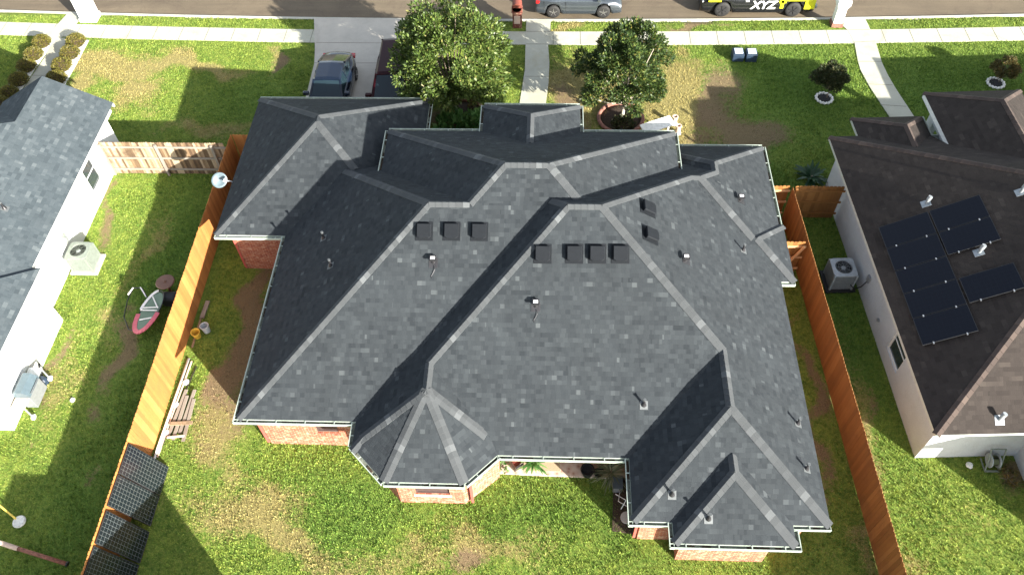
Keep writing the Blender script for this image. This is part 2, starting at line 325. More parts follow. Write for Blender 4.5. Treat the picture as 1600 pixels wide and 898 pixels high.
class Block:
    """convex hip-roof block: sides = (x,y, inward nx,ny, base z, slope); lims = extra half planes without a roof face"""
    def __init__(s,sides,lims=()):
        s.pl=[]
        s.sides=sides
        big=[(-90,-90),(90,-90),(90,90),(-90,90)]
        for (x,y,nx,ny,zb,sl) in sides:
            s.pl.append((sl*nx,sl*ny,zb-sl*(nx*x+ny*y)))   # z=ax+by+c
            big=clip_poly(big,nx,ny,-(nx*x+ny*y))
        for (x,y,nx,ny) in lims: big=clip_poly(big,nx,ny,-(nx*x+ny*y))
        s.foot=big
        s.polys=[]
        for i,(a,b,c) in enumerate(s.pl):
            P=big
            for j,(a2,b2,c2) in enumerate(s.pl):
                if i!=j and P: P=clip_poly(P,a2-a,b2-b,c2-c)
            s.polys.append(P)
    def z(s,x,y):
        n=len(s.foot)
        for i in range(n):
            p,q=s.foot[i],s.foot[(i+1)%n]
            if (q[0]-p[0])*(y-p[1])-(q[1]-p[1])*(x-p[0])<-1e-7: return -1e9
        return min(a*x+b*y+c for a,b,c in s.pl)
def rect_block(x0,x1,y0,y1,zb,sl,open_=''):
    d=dict(w=(x0,y0,1,0),e=(x1,y0,-1,0),s=(x0,y0,0,1),n=(x0,y1,0,-1))
    return Block([d[k]+(zb,sl) for k in 'wesn' if k not in open_],[d[k] for k in open_])
def envelope(blocks):
    """visible pieces: list of (block index, plane index, polygon)"""
    out=[]
    for i,B in enumerate(blocks):
        for k,P in enumerate(B.polys):
            if not P: continue
            a,b,c=B.pl[k];pieces=[P]
            for j,D in enumerate(blocks):
                if j==i: continue
                for m,Q in enumerate(D.polys):
                    if not Q: continue
                    a2,b2,c2=D.pl[m]
                    cop=abs(a-a2)+abs(b-b2)<1e-6 and abs(c-c2)<1e-4
                    if cop and j>i: continue
                    # region of Q where D>=B : convex R
                    R=Q if cop else clip_poly(Q,a2-a,b2-b,c2-c)
                    if not R: continue
                    if sum(R[t][0]*R[(t+1)%len(R)][1]-R[(t+1)%len(R)][0]*R[t][1] for t in range(len(R)))<0: R=R[::-1]
                    new=[]
                    for pc in pieces:
                        rest=pc
                        for t in range(len(R)):
                            p,q=R[t],R[(t+1)%len(R)]
                            nx,ny=-(q[1]-p[1]),(q[0]-p[0]);l=math.hypot(nx,ny)
                            if l<1e-9: continue
                            nx/=l;ny/=l;cc=-(nx*p[0]+ny*p[1])
                            o=clip_poly(rest,-nx,-ny,-cc)
                            if o: new.append(o)
                            rest=clip_poly(rest,nx,ny,cc)
                            if not rest: break
                    pieces=new
            out+= [(i,k,pc) for pc in pieces]
    return out
def envz(blocks,x,y): return max(B.z(x,y) for B in blocks)
def ridges(blocks,step=.05,d=.06):
    """convex edges (hips, ridges) of the envelope as 3D segments, high end last"""
    segs=[]
    for B in blocks:
        for i in range(len(B.pl)):
            for j in range(i+1,len(B.pl)):
                P,Q=B.polys[i],B.polys[j]
                if not P or not Q: continue
                a=B.pl[i][0]-B.pl[j][0];b=B.pl[i][1]-B.pl[j][1];c=B.pl[i][2]-B.pl[j][2]
                l=math.hypot(a,b)
                on=[p for p in P if abs(a*p[0]+b*p[1]+c)/l<1e-5]
                if len(on)<2: continue
                p=min(on);q=max(on);L=math.dist(p,q)
                if L<.05: continue
                nx,ny=a/l,b/l;n=max(2,int(L/step));run=None
                for t in range(n+1):
                    f=min(max(t/n,.003),.997);x=p[0]+f*(q[0]-p[0]);y=p[1]+f*(q[1]-p[1]);z=B.z(x,y)
                    e=envz(blocks,x,y);e1=envz(blocks,x+nx*d,y+ny*d);e2=envz(blocks,x-nx*d,y-ny*d)
                    ok=abs(e-z)<1e-4 and (e1<-1e8 or e2<-1e8 or e1+e2<2*e-.012)
                    if ok:
                        if run is None: run=[(x,y,z),(x,y,z)]
                        run[1]=(x,y,z)
                    if (not ok or t==n) and run:
                        if math.dist(run[0],run[1])>.15:
                            s=(run[0],run[1],(nx,ny)) if run[0][2]<=run[1][2] else (run[1],run[0],(nx,ny))
                            segs.append(s)
                        run=None
    # drop duplicates
    out=[]
    for s in segs:
        if not any(math.dist(s[0],o[0])<.2 and math.dist(s[1],o[1])<.2 for o in out): out.append(s)
    return out
# --- main house (metres)
# ------------------------------------------------------------------ ground
def vnoise(x,y,sc,seed):
    r=np.random.default_rng(seed); T=r.random((64,64)); u=x/sc; v=y/sc; i=np.floor(u).astype(int); j=np.floor(v).astype(int); fu=u-i; fv=v-j; fu=fu*fu*(3-2*fu); fv=fv*fv*(3-2*fv)
    g=lambda a,b:T[a%64,b%64]
    return (g(i,j)*(1-fu)+g(i+1,j)*fu)*(1-fv)+(g(i,j+1)*(1-fu)+g(i+1,j+1)*fu)*fv
def yc(x): return 35.84+.00088*x*x          # kerb line of the gently curving street
# patches of dry straw and bare earth in the lawns: x, y, rx, ry, strength, angle
DRY=[(-21.5,32.2,3.0,1.1,1,0),(-19.6,30.3,1.6,1.6,.9,.4),(-22.6,30.2,1.2,2,.8,0),(-17.6,32.3,2.4,.6,.8,-.2),(-13.3,32.8,.6,1.4,.7,0),(-15.8,27.8,2.6,.7,.55,0),(-18.8,26.2,1.5,1,.6,0),
 (-9.0,9.0,4.0,.8,.62,-.28),(-11.0,12.3,.9,2.4,.7,.2),(-4.5,7.9,3,.6,.55,-.1),(-11.6,14.2,.5,3,.5,0),(-1.5,8.6,2.2,.8,.55,0),(2,30.5,2.4,2.4,.7,0),(1.1,29.8,1.1,2.6,.8,0),(5.9,29.6,1.6,3.2,.9,0),(5.7,27.2,1.6,1.6,1,0),(6.9,32.6,2,.8,.5,0),(-16.3,20.5,.6,2,.38,0),(-16.4,17,.7,1.6,.4,.2),(-17.6,14.8,.8,2.2,.45,0),(10.5,11.3,.5,5,.55,0),(11.3,8.6,1.2,1.2,.45,0),(13.3,10,1.5,1.6,.35,0),(.6,35.4,1.6,.4,.7,0)]
DIRT=[(-11.3,16.8,.7,4.0,1,0),(-10.6,15,.9,3,.8,0),(-11.2,19,.5,2,.7,0),(-15.6,15.6,.5,1.6,.8,.1),(-15.6,17.6,.4,1,.5,0),(-15.6,13.2,.35,.8,.6,.2),(-14.9,10.5,.4,.7,.5,0),(-13.0,32.2,.35,1.4,.9,0),(8.6,27.3,2.0,1.6,.9,0),(7.8,30.2,.9,2.6,.75,0),(7.2,28.6,.9,1.6,.8,0),(7.3,35.3,1.4,.35,.95,0),(.9,29.4,.8,1.6,.75,0),(-1.8,7.9,1.0,.6,.7,0),(1.2,27.6,.8,1,.8,0),(-18.6,22,.35,3.2,.7,0),(-19,25.6,.3,1,.6,0),(-17.9,14.7,.3,3,.6,0),(9.2,14,.4,5,.7,0),(10.9,13.5,.35,3,.5,0),(-5.0,28.7,1.6,1.2,.7,0),(11.7,20.3,.5,.6,.6,0),(14.9,11.2,.6,.8,.7,0),(-9.8,17,.4,2,.6,0)]
LUSH=[(-6,9.6,3,1,.8,0),(0.3,9.8,3.2,1.2,.9,0),(-14.8,20,1.2,5,1,0),(-14.2,12,1.2,4,.9,0),(11.5,31,4,3.4,1,0),(19,30,5,4,1,0),(10.9,17,.9,6,1,0),(-24,32,1,4,.6,0),(-14,30,2.2,1.6,.7,0),(-15,9,1.4,3,.9,0),(9.3,25.5,1,3,.9,0)]
def blobs(B,x,y):
    o=np.zeros_like(x)
    for cx,cy,rx,ry,s,a in B:
        c,sn=math.cos(a),math.sin(a); u=((x-cx)*c+(y-cy)*sn)/rx; v=(-(x-cx)*sn+(y-cy)*c)/ry; o=np.maximum(o,s*np.exp(-.8*(u*u+v*v)))
    return o
def tone(x,y):
    wx=x+(vnoise(x,y,1.3,3)-.5)*1.6; wy=y+(vnoise(x,y,1.3,4)-.5)*1.6
    a=blobs(DRY,wx,wy)+.22*vnoise(x,y,2.2,5); b=blobs(DIRT,wx,wy)+.06*vnoise(x,y,1.5,6); c=blobs(LUSH,wx,wy)
    return np.stack([np.clip(a,0,1),np.clip(b,0,1),np.clip(c,0,1),np.ones_like(a)],1)
def settone(o,x,y,cnt=1):
    me=o.data; at=me.color_attributes.new(name='tone',type='FLOAT_COLOR',domain='POINT')
    t=tone(x,y); 
    if cnt>1: t=np.repeat(t,cnt,0)
    at.data.foreach_set('color',t.astype(np.float32).ravel())
xs=np.concatenate([[-420,-160,-80,-45],np.arange(-32,30.01,.25),[40,80,160,420]]); ys=np.concatenate([[-300,-100,-30,-5],np.arange(2,38.01,.25),[41,60,120,420]])
XX,YY=np.meshgrid(xs,ys); X1,Y1=XX.ravel(),YY.ravel(); Z1=(vnoise(X1,Y1,.9,8)-.5)*.03-.012
out=Y1>yc(np.clip(X1,-45,45))+.1; Z1=np.where(out,-.3,Z1)
nx=len(xs); I=(np.arange(len(ys)-1)[:,None]*nx+np.arange(nx-1)[None,:]).ravel(); F1=np.stack([I,I+1,I+nx+1,I+nx],1)
g=npmesh('ground',np.stack([X1,Y1,Z1],1),F1,'lawn soil'); tag(g,kind='structure'); settone(g,X1,Y1)
g.data.polygons.foreach_set('use_smooth',[True]*len(g.data.polygons))
# road, kerb, pavement
def strip(name,mat,f0,f1,z,zb,x0=-80,x1=80,step=1.0,kind='structure',joints=None):
    mb=MB(); X=[x0+step*i for i in range(int((x1-x0)/step)+1)]
    for a,b in zip(X,X[1:]):
        mb.face([(a,f0(a),z),(b,f0(b),z),(b,f1(b),z),(a,f1(a),z)])
        mb.face([(a,f0(a),zb),(b,f0(b),zb),(b,f0(b),z),(a,f0(a),z)]); mb.face([(b,f1(b),zb),(a,f1(a),zb),(a,f1(a),z),(b,f1(b),z)])
    if joints:
        j=x0
        while j<x1: mb.face([(j,f0(j)+.01,z+.004),(j+.022,f0(j)+.01,z+.004),(j+.022,f1(j)-.01,z+.004),(j,f1(j)-.01,z+.004)],None,1); j+=joints
    o=mb.build(name,[mat,'joint']); return tag(o,kind=kind)
strip('road','asphalt',lambda x:yc(x)+.05,lambda x:yc(x)+8.2,-.13,-.4)
strip('kerb','kerb concrete',lambda x:yc(x)-.04,lambda x:yc(x)+.13,.012,-.3)
strip('gutter_pan','kerb concrete',lambda x:yc(x)+.13,lambda x:yc(x)+.30,-.122,-.3)
strip('far_kerb','kerb concrete',lambda x:yc(x)+8.15,lambda x:yc(x)+8.35,.0,-.3)
vg=strip('far_verge','lawn soil',lambda x:yc(x)+8.34,lambda x:yc(x)+60,-.02,-.3)
strip('pavement','pale concrete',lambda x:yc(x)-1.98,lambda x:yc(x)-.93,.02,-.1,joints=1.36)
def slab(name,poly,mat,z=.024,joints=(),kind='structure'):
    mb=MB(); mb.prism(poly,-.1,z,0,bottom=False)
    for (a,b) in joints:
        d=Vector((b[0]-a[0],b[1]-a[1],0)).normalized(); p=Vector((-d.y,d.x,0))*.013
        mb.face([(a[0]-p.x,a[1]-p.y,z+.004),(b[0]-p.x,b[1]-p.y,z+.004),(b[0]+p.x,b[1]+p.y,z+.004),(a[0]+p.x,a[1]+p.y,z+.004)],None,1)
    o=mb.build(name,[mat,'joint']); return tag(o,kind=kind)
slab('driveway',[(-12.15,36.02),(-11.62,33.4),(-11.45,32.3),(-11.4,29.8),(-11.4,26.4),(-5.4,26.4),(-5.3,33),(-4.9,35.9),(-8,35.95)],'driveway concrete',.028,[((-11.45,32.35),(-5.35,32.35)),((-11.4,29.3),(-5.4,29.3)),((-8.4,26.5),(-8.2,32.3)),((-11.65,33.95),(-5.2,33.9))])
slab('front_path',[(-1.13,35.88),(.12,35.88),(.1,34.9),(0.0,33.9),(.08,32.4),(.05,31),(-.06,29.5),(-.15,24),(-1.3,24),(-1.28,29.5),(-1.1,31.9),(-1.12,33.9)],'pale concrete',.026,[((-1.1,34.9),(.1,34.9)),((-1.1,33.88),(.02,33.88)),((-1.1,31.4),(.06,31.4)),((-1.2,29.2),(-.08,29.2))])
slab('neighbour_path',[(14.45,36.05),(15.98,36.05),(16.03,35.1),(16.07,34.16),(16.0,32.6),(16.06,31.6),(16.2,30.6),(16.53,28.8),(16.9,26.9),(15.85,26.9),(15.42,28.8),(15.02,30.8),(14.87,32.0),(14.89,32.7),(15.03,34.05),(14.9,35.1)],'pale concrete',.027,[((14.95,34.1),(16.05,34.2)),((14.9,32.62),(16.0,32.62)),((15.0,30.95),(16.1,30.9)),((15.25,29.5),(16.35,29.4)),((14.9,35.08),(16.0,35.12))])
slab('neighbour_walk',[(-25.36,36.35),(-24.35,36.3),(-24.95,34.3),(-24.35,34.25),(-24.15,33),(-24.05,30),(-24.0,27.2),(-25.4,27.2),(-25.3,30.3),(-25.15,33),(-25.75,34.3)],'pale concrete',.027,[((-25.3,31.3),(-24.1,31.3)),((-25.35,29.7),(-24.1,29.7))])
slab('shrub_bed',[(-24.02,34.1),(-23.4,34.1),(-23.35,30),(-23.35,27),(-23.98,27)],'white stucco',.03); slab('shrub_bed',[(-26.1,34.2),(-25.2,34.2),(-25.35,31),(-25.45,27),(-26.2,27)],'white stucco',.03)
# ------------------------------------------------------------------ roofs
def shingle_roof(name,blocks,parent,mat='charcoal shingle',local=False,thick=.05,fascia=.16,soffits=()):
    mb=MB()
    for (i,k,poly) in envelope(blocks):
        B=blocks[i]; a,b,c=B.pl[k]; sx,sy,inx,iny,zb,sl=B.sides[k]; f=math.sqrt(1+sl*sl)
        P=[(x,y,a*x+b*y+c) for x,y in poly]
        if sum(poly[t][0]*poly[(t+1)%len(poly)][1]-poly[(t+1)%len(poly)][0]*poly[t][1] for t in range(len(poly)))<0: P=P[::-1]
        uv=[((-iny*p[0]+inx*p[1])+i*1.37,((p[0]-sx)*inx+(p[1]-sy)*iny)*f) for p in P]
        mb.face(P,uv)
    return mb.build(name,[mat],parent,local=local)
def eave_trim(outline,z,parent,local=False,closed=True,mats=('fascia','fascia'),drop=.17,inset=.02,soffit=True,first=None):
    """fascia board under an eave outline (counter-clockwise) plus the soffit behind it"""
    mb=MB(); n=len(outline); o2=offset(outline,inset); o3=offset(outline,inset+.03)
    for i in range(n):
        a,b,a3,b3=o2[i],o2[(i+1)%n],o3[i],o3[(i+1)%n]; z0,z1=z-drop,z-.012
        mb.solid([(a[0],a[1],z0),(b[0],b[1],z0),(b[0],b[1],z1),(a[0],a[1],z1),(a3[0],a3[1],z0),(b3[0],b3[1],z0),(b3[0],b3[1],z1),(a3[0],a3[1],z1)],[(0,1,2,3),(5,4,7,6),(3,2,6,7),(1,0,4,5)])
    if soffit: mb.face([(x,y,z-drop+.03) for x,y in o3]); 
    return mb.build('fascia',list(mats),parent,local=local)
def offset(P,d):
    """inset a counter-clockwise polygon by d (mitred)"""
    n=len(P);out=[]
    for i in range(n):
        p0,p1,p2=P[i-1],P[i],P[(i+1)%n]
        def nm(a,b): l=math.dist(a,b); return (-(b[1]-a[1])/l,(b[0]-a[0])/l)
        n1=nm(p0,p1);n2=nm(p1,p2); k=1+n1[0]*n2[0]+n1[1]*n2[1]
        out.append((p1[0]+d*(n1[0]+n2[0])/k,p1[1]+d*(n1[1]+n2[1])/k))
    return out
def wall_mesh(outline,z0,z1,holes,name,mat,parent,local=False,cap=True,th=.12,wmats=None):
    """walls along a counter-clockwise outline with real openings. holes: {edge index: [(u0,u1,za,zb)]}"""
    mb=MB(); n=len(outline)
    for i in range(n):
        a,b=outline[i],outline[(i+1)%n]; L=math.dist(a,b); dx,dy=(b[0]-a[0])/L,(b[1]-a[1])/L; inx,iny=-dy,dx
        pt=lambda u,z,d=0:(a[0]+dx*u+inx*d,a[1]+dy*u+iny*d,z)
        H=sorted(holes.get(i,[])); u=0
        def q(u0,u1,za,zb): 
            if u1-u0>1e-3 and zb-za>1e-3: mb.face([pt(u0,za),pt(u1,za),pt(u1,zb),pt(u0,zb)],[(u0+i,za),(u1+i,za),(u1+i,zb),(u0+i,zb)])
        for (h0,h1,za,zb) in H:
            q(u,h0,z0,z1); q(h0,h1,z0,za); q(h0,h1,zb,z1); u=h1
            for (p,qq,r,s2) in ((pt(h0,za),pt(h1,za),pt(h1,za,th),pt(h0,za,th)),(pt(h0,zb),pt(h0,zb,th),pt(h1,zb,th),pt(h1,zb)),(pt(h0,za),pt(h0,za,th),pt(h0,zb,th),pt(h0,zb)),(pt(h1,za),pt(h1,zb),pt(h1,zb,th),pt(h1,za,th))): mb.face([p,qq,r,s2])
        q(u,L,z0,z1)
    return mb.build(name,[mat],parent,local=local)
def window(outline,i,u0,u1,za,zb,parent,local=False,frame='white paint',glass='window glass',depth=.08,sill=None,slide='h',label=None,fw=.05):
    a,b=outline[i],outline[(i+1)%len(outline)]; L=math.dist(a,b); dx,dy=(b[0]-a[0])/L,(b[1]-a[1])/L
    M4=Matrix(((dx,-dy,0,a[0]),(dy,dx,0,a[1]),(0,0,1,0),(0,0,0,1)))   # u along wall, v into wall
    g=MB(); g.box(u0+.005,u1-.005,depth,depth+.02,za+.005,zb-.005,mat=M4); go=g.build('window',[glass],parent,local=local)
    if label: go['label']=label
    f=MB(); w=fw
    f.box(u0,u0+w,depth-.03,depth+.025,za,zb,mat=M4).box(u1-w,u1,depth-.03,depth+.025,za,zb,mat=M4).box(u0+w,u1-w,depth-.03,depth+.025,zb-w,zb,mat=M4).box(u0+w,u1-w,depth-.03,depth+.025,za,za+w,mat=M4)
    if slide=='h': m_=(za+zb)/2; f.box(u0+w,u1-w,depth-.02,depth+.022,m_-.018,m_+.018,mat=M4)
    if slide=='v': m_=(u0+u1)/2; f.box(m_-.018,m_+.018,depth-.02,depth+.022,za+w,zb-w,mat=M4)
    fo=f.build('frame',[frame],go,local=True)
    if sill:
        s=MB(); s.box(u0-.06,u1+.06,-.05,depth-.031,za-.075,za-.003,mat=M4); s.build('sill',[sill],go,local=True)
    return go
def caps(blocks,parent,mat='cap shingle',w=.15,L=.19,local=False,skip=lambda s:False,name='ridge_cap'):
    for (p,q,nn) in ridges(blocks):
        if skip((p,q)) or math.dist(p,q)<.35: continue
        mb=MB()
        p,q=Vector(p),Vector(q); D=q-p; Ln=D.length; n=max(1,int(Ln/L)); h=Vector((nn[0],nn[1],0))
        dh=Vector((D.x,D.y,0)); dh=dh.normalized() if dh.length>0 else Vector((0,0,0))
        # each side drops along its own roof plane
        mid=(p+q)/2
        def drop(sgn):
            pt=mid+h*sgn*.08; e=envz(blocks,pt.x,pt.y)
            return (mid.z-e)/.08 if e>-1e8 else .4
        da,db=drop(1),drop(-1)
        for k in range(n):
            a=p+D*(k/n); b=p+D*((k+1)/n)+D.normalized()*.05
            if k==n-1: b=q
            t0,t1=.026,.012
            ww=w/math.sqrt(1+((da+db)/2)**2)*1.05
            A=[a+h*ww+Vector((0,0,t0-da*ww)),a+Vector((0,0,t0+.004)),a-h*ww+Vector((0,0,t0-db*ww))]
            Bv=[b+h*ww+Vector((0,0,t1-da*ww)),b+Vector((0,0,t1+.004)),b-h*ww+Vector((0,0,t1-db*ww))]
            Z=Vector((0,0,.03))
            i0=len(mb.v); mb.solid([*A,*Bv,*[x-Z for x in A]],[(0,1,4,3),(1,2,5,4),(0,6,7,1),(1,7,8,2),(0,3,6),(2,8,5)])
        mb.build(name,[mat],parent,local=local)
def gutter(parent,a,b,z,outn,wd=.125,local=False,ends=True):
    """open K-style gutter from a to b (plan), outward normal outn"""
    mb=MB(); a,b=Vector((a[0],a[1],0)),Vector((b[0],b[1],0)); d=(b-a).normalized(); L=(b-a).length; o=Vector((outn[0],outn[1],0)).normalized()
    def P(u,w,zz): v=a+d*u+o*w; return (v.x,v.y,z+zz)
    def slabx(w0,w1,z0,z1,mi=0,u0=0,u1=L):
        vs=[P(u0,w0,z0),P(u1,w0,z0),P(u1,w1,z0),P(u0,w1,z0),P(u0,w0,z1),P(u1,w0,z1),P(u1,w1,z1),P(u0,w1,z1)]
        mb.solid(vs,[(3,2,1,0),(4,5,6,7),(0,1,5,4),(1,2,6,5),(2,3,7,6),(3,0,4,7)],mi)
    slabx(-.012,.004,-.13,-.03,0); slabx(.004,wd-.02,-.13,-.118,1); slabx(wd-.02,wd-.008,-.13,-.022,0); slabx(wd-.022,wd+.004,-.0215,-.008,0)
    if ends: slabx(.0045,wd-.0205,-.117,-.02,0,0,.012); slabx(.0045,wd-.0205,-.117,-.02,0,L-.012,L)
    u=.45
    while u<L-.2: slabx(.0045,wd-.0265,-.03,-.018,0,u,u+.028); u+=.92
    # leaf litter in the trough
    u=.05
    while u<L-.2:
        l=random.uniform(.1,.5)
        if random.random()<.5: slabx(.01,wd-.04,-.1175,-.095,2,u,min(u+l,L-.06))
        u+=l+.03
    return mb.build('gutter',['mint gutter','gutter inside','soil'],parent,local=local)
def roof_point(blocks,x,y):
    z=envz(blocks,x,y); e=.02
    n=Vector((-(envz(blocks,x+e,y)-envz(blocks,x-e,y))/(2*e),-(envz(blocks,x,y+e)-envz(blocks,x,y-e))/(2*e),1)).normalized(); return Vector((x,y,z)),n
def frame_on(blocks,x,y):
    p,n=roof_point(blocks,x,y); upd=(Vector((0,0,1))-n*n.z).normalized() if n.z<.999 else Vector((0,1,0)); s=upd.cross(n)
    M4=Matrix.Identity(4)
    for i in range(3): M4[i][0]=s[i];M4[i][1]=upd[i];M4[i][2]=n[i];M4[i][3]=p[i]
    return M4
def box_vent(M4,parent,mat='vent plastic',local=False,k=1.1):
    w=.205*k; P=[(-w,-.17*k),(-.13*k,-.215*k),(.13*k,-.215*k),(w,-.17*k),(w,.215*k),(-w,.215*k)]
    m=MB(); F=M4
    m.box(-.25*k,.25*k,-.27*k,.28*k,.008,.016,mat=F); o=None
    f=MB(); 
    vs=[tuple(F@Vector((x*.86,y*.86,.016))) for x,y in P]+[tuple(F@Vector((x*.86,y*.86,.10))) for x,y in P]; n=6
    m.solid(vs,[tuple(range(n,2*n))]+[(i,(i+1)%n,n+(i+1)%n,n+i) for i in range(n)])
    vs=[tuple(F@Vector((x,y,.095))) for x,y in P]+[tuple(F@Vector((x,y,.15))) for x,y in P]+[tuple(F@Vector((x*.93,y*.93,.17))) for x,y in P]
    m.solid(vs,[tuple(reversed(range(n)))]+[(i,(i+1)%n,n+(i+1)%n,n+i) for i in range(n)]+[(n+i,n+(i+1)%n,2*n+(i+1)%n,2*n+i) for i in range(n)]+[tuple(range(2*n,3*n))])
    return m.build('roof_vent',[mat],parent,local=local)
def pipe_vent(M4,parent,h=.32,r=.035,mats=('flashing','dark metal'),local=False,top=None):
    m=MB(); p=M4.translation; m.box(-.12,.12,-.14,.12,.004,.01,0,M4)
    m.lathe(p,[(.085,0),(.05,.09),(r+.006,.12)],12,1); m.tube(p,p+Vector((0,0,h)),r,10,1)
    m.tube(p+Vector((0,0,h-.03)),p+Vector((0,0,h+.012)),r+.012,10,0)
    return m.build('vent_pipe',list(mats),parent,local=local)
def cap_vent(M4,parent,h=.2,local=False,wire=True):
    m=MB(); p=M4.translation; m.box(-.14,.14,-.17,.13,.004,.012,1,M4); m.tube(p,p+Vector((0,0,h)),.055,12,1)
    m.box(p.x-.105,p.x+.105,p.y-.105,p.y+.105,p.z+h-.03,p.z+h+.035,1); m.box(p.x-.07,p.x+.07,p.y-.05,p.y+.05,p.z+h+.036,p.z+h+.05,0)
    o=m.build('vent_cap',['white paint','dark metal'],parent,local=local)
    if wire:
        W=MB(); pts=[M4@Vector((.02,-.1,.03)),M4@Vector((.06,-.22,.05)),M4@Vector((.0,-.35,.03)),M4@Vector((-.06,-.44,.02)),M4@Vector((-.02,-.5,.03))]; W.path([tuple(a) for a in pts],.009,5); W.build('wire',['dark metal'],o,local=True)
        
    return o
# ------------------------------------------------------------------ the main house
Z0=2.476;SL=.629;ZR=3.86
class G: x0=-12.25;x1=-4.94;y0=26.80;y1=19.18;x2=-9.59;y2=11.65;x3=-5.82;xw=-6.08;xe=4.84;yn=23.37;y3=10.63;y3n=23.62;x5=8.22;r=2.333;y4=9.69;ab=1.207;x6=2.62;y5=8.685;x7=3.75;x8=7.16;y6=8.075;x9=8.55;y7=24.09;x10=3.70;yS=17.38;xb=8.70;ybn=19.97;e1=-2.46;e2=1.28;ye=24.79;ze=ZR+.06
g=G; xc=g.x3+g.r; dd=(g.ab+g.r)/math.sqrt(2); q_=math.sqrt(.5)
yl=g.y2+(ZR-Z0)/SL
HB=[rect_block(g.x0,g.x1,g.y1,g.y0,Z0,SL),rect_block(g.x2,-1.3,g.y2,g.y2+11.736,Z0,SL,'e'),rect_block(g.x3,g.x5,g.y3,g.y3n,Z0,SL),
 Block([(g.xw,0,1,0,ZR,SL),(g.xe,0,-1,0,ZR,SL),(0,g.yn,0,-1,ZR,SL),(0,g.y2,0,1,Z0,SL)],[(0,yl,0,1)]),
 Block([(g.x3,0,1,0,Z0,SL),(g.x3+2*g.r,0,-1,0,Z0,SL),(0,g.y4,0,1,Z0,SL),(xc-g.ab,g.y4,q_,q_,Z0,SL*g.r/dd),(xc+g.ab,g.y4,-q_,q_,Z0,SL*g.r/dd)],[(0,g.y3+2*g.r,0,-1)]),
 rect_block(g.x6,g.x5,g.y5,g.y3+5.6,Z0,SL,'n'),rect_block(g.x7,g.x8,g.y6,g.y5+3.4,Z0,SL,'n'),rect_block(g.x10,g.x9,20.65,g.y7,Z0,SL,'s'),
 rect_block(4.2,g.x9,g.yS,g.y3n,Z0,SL,'w'),rect_block(5.5,g.xb,g.yS,g.ybn,Z0,SL,'w'),rect_block(g.e1,g.e2,g.yn-3,g.ye,g.ze,.64,'s')]
house=thing('brick_house','large red brick house with a many-hipped charcoal shingle roof, filling the middle of the view','house',(0,17,0))
roof=shingle_roof('roof',HB,house)
caps(HB,roof)
bx=xc+g.ab+(g.y3-g.y4)
OUT=[(g.x0,g.y0),(g.x0,g.y1),(g.x2,g.y1),(g.x2,g.y2),(g.x3,g.y2),(g.x3,g.y4+g.r-g.ab),(xc-g.ab,g.y4),(xc+g.ab,g.y4),(bx,g.y3),(g.x6,g.y3),(g.x6,g.y5),(g.x7,g.y5),(g.x7,g.y6),(g.x8,g.y6),(g.x8,g.y5),(g.x5,g.y5),(g.x5,g.yS),(g.xb,g.yS),(g.xb,g.ybn),(g.x9,g.ybn),(g.x9,g.y7),(g.x10,g.y7),(g.x10,22.9),(g.x1,22.9),(g.x1,g.y0)]
eave_trim(OUT,Z0,house)
HI=[(g.xw,16.6),(g.xe,16.6),(g.xe,g.yn),(g.e2+.02,g.yn),(g.e2,g.ye),(g.e1,g.ye),(g.e1-.02,g.yn),(g.xw,g.yn)]
eave_trim([(g.xw,17.2),(g.xe,17.2),(g.xe,g.yn),(g.xw,g.yn)],ZR,house); eave_trim([(g.e1,20.5),(g.e2,20.5),(g.e2,g.ye),(g.e1,g.ye)],g.ze,house)
o_=.38
W=offset(OUT,o_)
# recess the wall behind the covered patio between the bay and the rear wing
k=8; WP=W[:8]+[(W[8][0]+.12,W[8][1]),(W[8][0]+.12,13.4),(W[9][0],13.4)]+W[10:]
holes={3:[(1.76,2.5,.9,1.75)],6:[(.56,1.65,.68,1.5)],9:[(1.4,3.2,.1,2.1)]}
wall_mesh(WP,-.1,Z0-.14,holes,'brick_wall','red brick',house)
window(WP,3,1.76,2.5,.9,1.75,house,frame='screen',glass='screen',sill='red brick',label='brown-screened rear window of the left wing')
window(WP,6,.56,1.65,.68,1.5,house,frame='screen',glass='screen',sill='cream tile',label='brown-screened window of the rear bay')
window(WP,9,1.4,3.2,.1,2.1,house,frame='white paint',slide='v',label='white sliding door onto the covered patio')
W2=offset([(g.xw,17.2),(g.xe,17.2),(g.xe,g.yn),(g.xw,g.yn)],.4); wall_mesh(W2,2,ZR-.14,{},'brick_wall','red brick',house)
W3=[(g.e1+.35,21),(g.e2-.35,21),(g.e2-.35,g.ye-.35),(g.e1+.35,g.ye-.35)]; wall_mesh(W3,-.1,g.ze-.14,{2:[(1.1,2.0,.05,2.6)]},'brick_wall','red brick',house)
wd_=MB(); wd_.box(g.e2-.35-2.0,g.e2-.35-1.1,g.ye-.45,g.ye-.40,.05,2.6); wd_.build('door',['trim red'],house)
bm_=MB(); bm_.box(g.x0+.9,g.x1-.9,g.y0-.377,g.y0-.34,0,2.1)
for t in range(1,4): bm_.box(g.x0+.9,g.x1-.9,g.y0-.34,g.y0-.335,t*.525-.01,t*.525+.01)
bm_.build('garage_door',['white paint'],house)
